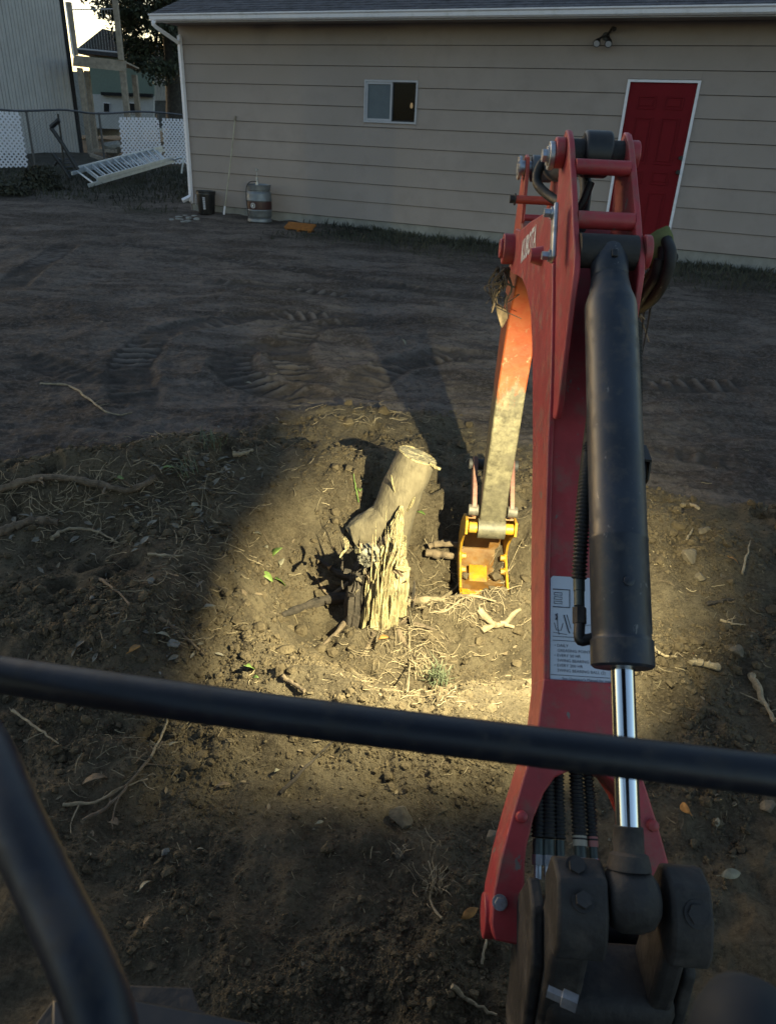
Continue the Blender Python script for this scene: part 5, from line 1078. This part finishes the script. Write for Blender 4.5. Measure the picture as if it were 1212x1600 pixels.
stick([(690, 1440), (672, 1415), (676, 1380), (668, 1350)], .003, M_stick, 'dry_stem', 'thin dry stem in the pale grass wisps below the guard rail', 'stem', dz=.012, seed=28)
stick([(705, 1545), (735, 1570), (775, 1590)], .006, M_stick, 'bottom_twig', 'pale twig near the bottom beside the swing bracket', 'twig', dz=.01, seed=29)
stick([(752, 1512), (756, 1480), (765, 1455)], .004, M_stick, 'thin_straw', 'thin straw standing left of the swing bracket', 'straw', dz=.012, seed=30)
stick([(55, 730), (78, 722), (100, 717)], .016, mat('white_scrap', (.50, .48, .46), .7), 'white_stick', 'whitish flat stick lying on the yard beyond the left heap', 'stick', dz=.008, taper=.6, seed=31)
stick([(365, 712), (380, 711), (394, 706)], .014, M_stick, 'wood_chip', 'pale wood chip on the left rim of the lit hole', 'wood chip', dz=.008, taper=.5, seed=32)
def stone(px, py, rpx, label, seed, m=M_stone, flat=.75, name='stone', cat='stone', lift=.25):
    q = gp([(px, py)])[0]; d = np.linalg.norm((q-CAM)@FW); r = rpx/FPX*d
    return rock(name, (q[0], q[1], q[2]+r*lift), (r, r*.85, r), m, label, cat, seed, flat=flat)
stone(627, 1280, 23, 'large tan stone in the soil below the guard rail, between rail and boom foot', 41)
stone(769, 1314, 18, 'tan stone right beside the red left leg of the boom foot', 42)
stone(1196, 1263, 17, 'stone at the right photo edge just under the guard rail', 43)
stone(1076, 872, 19, 'flat tan stone on the lit soil heap right of the boom', 44, flat=.5)
stone(1148, 1020, 15, 'round stone half sunk in the right soil heap', 45)
stone(1092, 905, 12, 'small stone below the flat stone on the right heap', 46)
stone(1098, 832, 12, 'upright earthy stone near the far edge of the right heap', 47)
stone(605, 1214, 12, 'dark broken clod just below the guard rail under the stump', 48, M_clod, name='clod', cat='clod')
stone(622, 1336, 11, 'small pale stone half hidden in the dark crevice below the large tan stone', 49)
stone(270, 1008, 12, 'pale angular stone on the dark left bank above the guard rail', 50, M_pale, .5)
stone(238, 912, 9, 'pale grey stone in the middle of the dark left bank', 51, M_pale)
stone(145, 935, 6, 'small white pebble on the dark left bank', 52, M_pale)
stone(98, 1188, 12, 'blocky clod at the end of the straight pale twig', 53, M_clod, name='clod', cat='clod')
stone(512, 1325, 13, 'knobbly clod with a pale edge left of the large tan stone', 54, M_clod, name='clod', cat='clod')
stone(258, 1333, 9, 'square grey stone in the dark soil right of the post', 55, M_pale)
stone(565, 955, 16, 'crumbly clod at the foot of the stump, on its dark side', 56, M_clod, name='clod', cat='clod')
stone(470, 985, 17, 'large clod on the lit floor of the hole left of the stump', 57, M_clod, name='clod', cat='clod')
stone(405, 985, 14, 'clod on the left edge of the lit hole floor', 58, M_clod, name='clod', cat='clod')
stone(445, 1020, 18, 'broad clod above the guard rail below the hole', 59, M_clod, name='clod', cat='clod')
stone(500, 1010, 13, 'clod between the broad clod and the stump', 60, M_clod, name='clod', cat='clod')
stone(700, 905, 12, 'clod in the lit soil between stump and bucket', 61, M_clod, name='clod', cat='clod')
stone(1188, 1545, 12, 'pale stone beside the dark lever at the bottom right', 62, M_pale)
stone(545, 660, 13, 'dark lump on the far rim of the lit hole', 63, M_clod, name='clod', cat='clod')
stone(598, 645, 15, 'dark clod at the far rim near the tip of the arm shadow', 64, M_clod, name='clod', cat='clod')
def leaf(px, py, Lpx, ang, m, label, tilt=.35, seed=0, lift=.012, pos=None, wid=.42, name='leaf'):
    q = gp([(px, py)])[0] if pos is None else np.asarray(pos, float); d = (q-CAM)@FW; L = Lpx/FPX*d; r = np.random.default_rng(seed)
    mb = MB(); n = 6; vs = []; fs = []
    for i in range(n+1):
        t = i/n; w = L*wid*.5*math.sin(math.pi*min(1, t*.96+.02))**.75*(1-.25*t)*2**.3; x = L*(t-.5); zc = -L*.25*(t-.5)**2*2
        vs += [(x, -w, zc+w*.35+r.normal(0, L*.012)), (x, 0, zc), (x, w, zc+w*.35+r.normal(0, L*.012))]
    for i in range(n): a = i*3; fs += [(a, a+3, a+4, a+1), (a+1, a+4, a+5, a+2)]
    vs += [(-L*.5, 0, -.1*L), (-L*.72, L*.03, -.1*L), (-L*.72, -L*.0, -.1*L-.002), (-L*.5, 0, -.1*L-.003)]; k = len(vs); fs.append((k-4, k-3, k-2, k-1))
    mb.add(vs, fs); o = mb.build(name, m, None, smooth=60); o.location = (q[0], q[1], q[2]+lift+L*.08); o.rotation_euler = (r.normal(0, tilt), r.normal(0, tilt), ang); s_ = o.modifiers.new('thick', 'SOLIDIFY'); s_.thickness = .0008
    return tag(o, label, 'leaf')
LV = [(430, 868, 26, .4, M_leafg, 'yellow-green leaf highest in the lit leaf litter left of the stump'),
 (440, 880, 22, 1.6, M_leafp, 'pale curled leaf in the middle of the lit leaf litter left of the stump'),
 (417, 905, 26, -.3, M_leafg, 'green leaf lowest in the lit leaf litter left of the stump'),
 (436, 912, 28, .1, M_leafg, 'broad yellow-green leaf right of the lowest one in the lit litter'),
 (405, 838, 16, .8, M_leafp, 'whitish leaf at the upper left of the lit litter'),
 (415, 858, 14, 2.2, M_leafp, 'small white leaf just below the whitish one in the lit litter'),
 (393, 1048, 24, .9, M_leafg, 'bright green leaf just above the guard rail below the hole'),
 (399, 1063, 13, -.5, M_leafg, 'smaller green leaf under the bright one touching the guard rail'),
 (308, 794, 24, 1.2, M_leafp, 'pale tan leaf on the left rim of the hole'),
 (344, 720, 15, .4, M_leafp, 'round pale leaf on the weedy top of the left rim'),
 (338, 684, 10, 1., M_leafp, 'tiny pale leaf beyond the weedy left rim'),
 (262, 735, 22, .3, M_leafg, 'dark green leaf at the back of the left heap'),
 (186, 752, 20, -.4, M_leafg, 'dull green leaf behind the arching thick root'),
 (322, 955, 32, 0., M_leafp, 'grey-green long leaf on the dark bank left of the lit hole'),
 (258, 997, 22, .2, M_leafp, 'pale leaf touching the pale angular stone on the left bank'),
 (212, 1018, 22, 1., M_leafo, 'orange-brown leaf above the guard rail on the dark left bank'),
 (150, 1223, 38, .5, M_leafb, 'big brown leaf in the root tangle near the dark post'),
 (178, 1290, 30, -.6, M_leafb, 'reddish brown leaf below the root tangle'),
 (270, 1168, 20, .8, M_leafp, 'pale leaf below the guard rail near the upright stalk'),
 (348, 1232, 24, .2, M_leafb, 'brown leaf beside the small hollow below the guard rail'),
 (434, 1208, 15, 1.3, M_leafp, 'pale leaf standing in the lit soil below the guard rail'),
 (228, 1387, 22, 1.0, M_leafp, 'triangular pale leaf in the dark soil at lower left'),
 (230, 1445, 20, .9, M_leafb, 'narrow brown leaf in the dark soil at the lower left'),
 (312, 1332, 14, .1, M_leafp, 'small oval pale leaf in the dark lower left soil'),
 (1066, 1268, 28, 1.7, M_leafo, 'orange curled leaf right of the boom foot under the rail'),
 (733, 1433, 30, .5, M_leafo, 'orange leaf left of the boom foot bolt'),
 (1140, 1372, 34, .2, M_leafp, 'crumpled whitish leaf on the dark soil right of the swing bracket'),
 (1118, 1290, 16, 1.2, M_leafp, 'small pale leaf under the guard rail at right'),
 (1146, 880, 18, -.3, M_leafo, 'little orange leaf on the right soil heap'),
 (655, 832, 16, -.4, M_leafg, 'green leaf behind the split stump, at the edge of the shadow'),
 (628, 958, 26, 1.5, M_leafo, 'orange bark flake in front of the stump'),
 (390, 602, 10, .3, M_leafp, 'tiny white scrap on the driven yard'),
 (632, 538, 12, -.2, M_leafp, 'pale scrap on the driven yard behind the hole'),
 (600, 1000, 18, .6, M_leafo, 'dull orange leaf at the foot of the splintered wood'),
 (515, 890, 15, 1.4, M_leafo, 'orange leaf in the shadowed crevice left of the stump'),
 (562, 755, 18, 1.7, M_leafg, 'small green leaf on the thin stem left of the sawn trunk'),
 (36, 722, 12, .5, M_leafp, 'pale scrap on the yard at the far left'),
 (500, 1290, 12, .5, M_leafp, 'tiny straw-coloured leaf in the lit soil above the knobbly clod')]
for i, (px, py, L_, an_, m_, lb_) in enumerate(LV): leaf(px, py, L_, an_, m_, lb_, seed=200+i)
o = leaf(0, 0, 66, 1.45, mat('olive_leaf', (.16, .17, .05), .6, var=.2, vscale=30), 'large olive leaf caught upright on the right side of the boom', pos=wld(*pw(1028, 386, .135)), seed=301, tilt=0., lift=0, wid=.66)
xa = Vector((.28, .1, .95)).normalized(); za = Vector((-.35, -.9, .2)); za = (za-xa*za.dot(xa)).normalized(); ya = za.cross(xa); o.rotation_euler = Matrix((xa, ya, za)).transposed().to_euler(); o.location = wld(*pw(1028, 386, .135))
o = leaf(0, 0, 40, 1.45, M_leafb, 'dry leaf hanging in the debris on the left side of the arm', pos=wld(-.085, 2.56, 1.05), seed=302, tilt=0., lift=0); o.rotation_euler = (rad(80), rad(70), .4)
# debris hanging from the boom tip
t = thing('root_debris', 'dark clump of roots hanging from the left side of the boom tip', 'roots', tuple(wld(-.09, 2.53, 1.22)))
for k in range(14):
    p = np.array([rng.uniform(-.03, .01), rng.uniform(-.02, .02), 0.]); L = rng.uniform(.05, .17)
    pts = [p, p+np.array([rng.normal(0, .02), rng.normal(0, .02), -L*.35]), p+np.array([rng.normal(-.01, .03), rng.normal(0, .02), -L*.7]), p+np.array([rng.normal(-.02, .04), rng.normal(0, .03), -L])]
    MB().tube(crom(pts, 4), list(np.linspace(.005, .0012, 13)), 5).build('strand', M_rootd, t)
for k in range(7):
    c = np.array([rng.normal(-.02, .02), rng.normal(0, .015), -rng.uniform(.02, .15)]); MB().tube([c-np.array([0, 0, .022]), c-np.array([0, 0, .008]), c+np.array([.004, 0, .012]), c+np.array([0, 0, .02])], [.002, .012, .011, .002], 7, flat=.35).build('dead_leaf', M_leafb if k % 2 else M_rootd, t)
t = thing('hanging_roots', 'orange-lit roots dangling below the hoses on the right side of the boom', 'roots', tuple(wld(*pw(1003, 468, .14))))
for k in range(9):
    p = np.array([rng.uniform(-.03, .03), rng.uniform(-.02, .02), .03]); L = rng.uniform(.08, .2)
    pts = [p, p+np.array([rng.normal(.01, .02), rng.normal(.03, .02), -L*.4]), p+np.array([rng.normal(.02, .03), rng.normal(.06, .03), -L])]
    MB().tube(crom(pts, 5), list(np.linspace(.004, .0012, 11)), 5).build('strand', M_stick if k % 2 else M_rootd, t)

# clod caught in the bucket and weeds
def bclod(w, u, z, r, label, seed): rock('clod', tuple(wld(w, u, z)), (r, r*.85, r), M_clod, label, 'clod', seed, flat=.8)
bclod(.055, 2.90, -.195, .036, 'clod of soil caught at the right side of the yellow bucket lip', 70)
bclod(-.082, 2.89, -.195, .024, 'smaller clod caught at the left side of the yellow bucket lip', 71)
def tuft(px, py, n, h, spread, m, label, name='grass_tuft', seed=0, wid=.0022):
    q = gp([(px, py)])[0]; t = thing(name, label, 'grass', tuple(q)); r = np.random.default_rng(seed); mb = MB()
    for k in range(n):
        a = r.uniform(0, 6.28); l = h*r.uniform(.5, 1.2); o = np.array([math.cos(a), math.sin(a), 0]); b0 = np.array([r.normal(0, spread*.25), r.normal(0, spread*.25), -.005])
        w = np.array([-o[1], o[0], 0])*wid; d = o*spread*r.uniform(.2, 1.)
        p = [b0, b0+d*.35+np.array([0, 0, l*.55]), b0+d+np.array([0, 0, l*r.uniform(.5, .95)])]
        mb.add([p[0]-w, p[0]+w, p[1]+w*.8, p[1]-w*.8, p[2]], [(0, 1, 2, 3), (3, 2, 4)])
    o_ = mb.build('blades', m, t, smooth=0); o_['kind'] = 'stuff'; return t
M_gg = mat('grey_green_grass', (.13, .15, .085), .8, var=.3, vscale=30)
tuft(682, 1062, 70, .10, .09, M_gg, 'grey-green grass tuft torn up in front of the stump', seed=1)
tuft(652, 1050, 40, .08, .07, M_stick, 'dry straw tuft beside the grey-green grass in front of the stump', seed=2)
tuft(680, 1392, 36, .07, .05, M_stick, 'wispy dry grass tuft below the large tan stone', seed=3, wid=.0013)
tuft(335, 712, 40, .10, .10, M_gg, 'weedy green tuft on top of the left rim of the hole', seed=4)
tuft(290, 740, 30, .08, .10, M_gg, 'dull weed tuft at the back of the left heap', seed=5)
tuft(620, 1338, 16, .06, .05, M_stick, 'few dry blades over the dark crevice below the large tan stone', seed=6, wid=.0013)
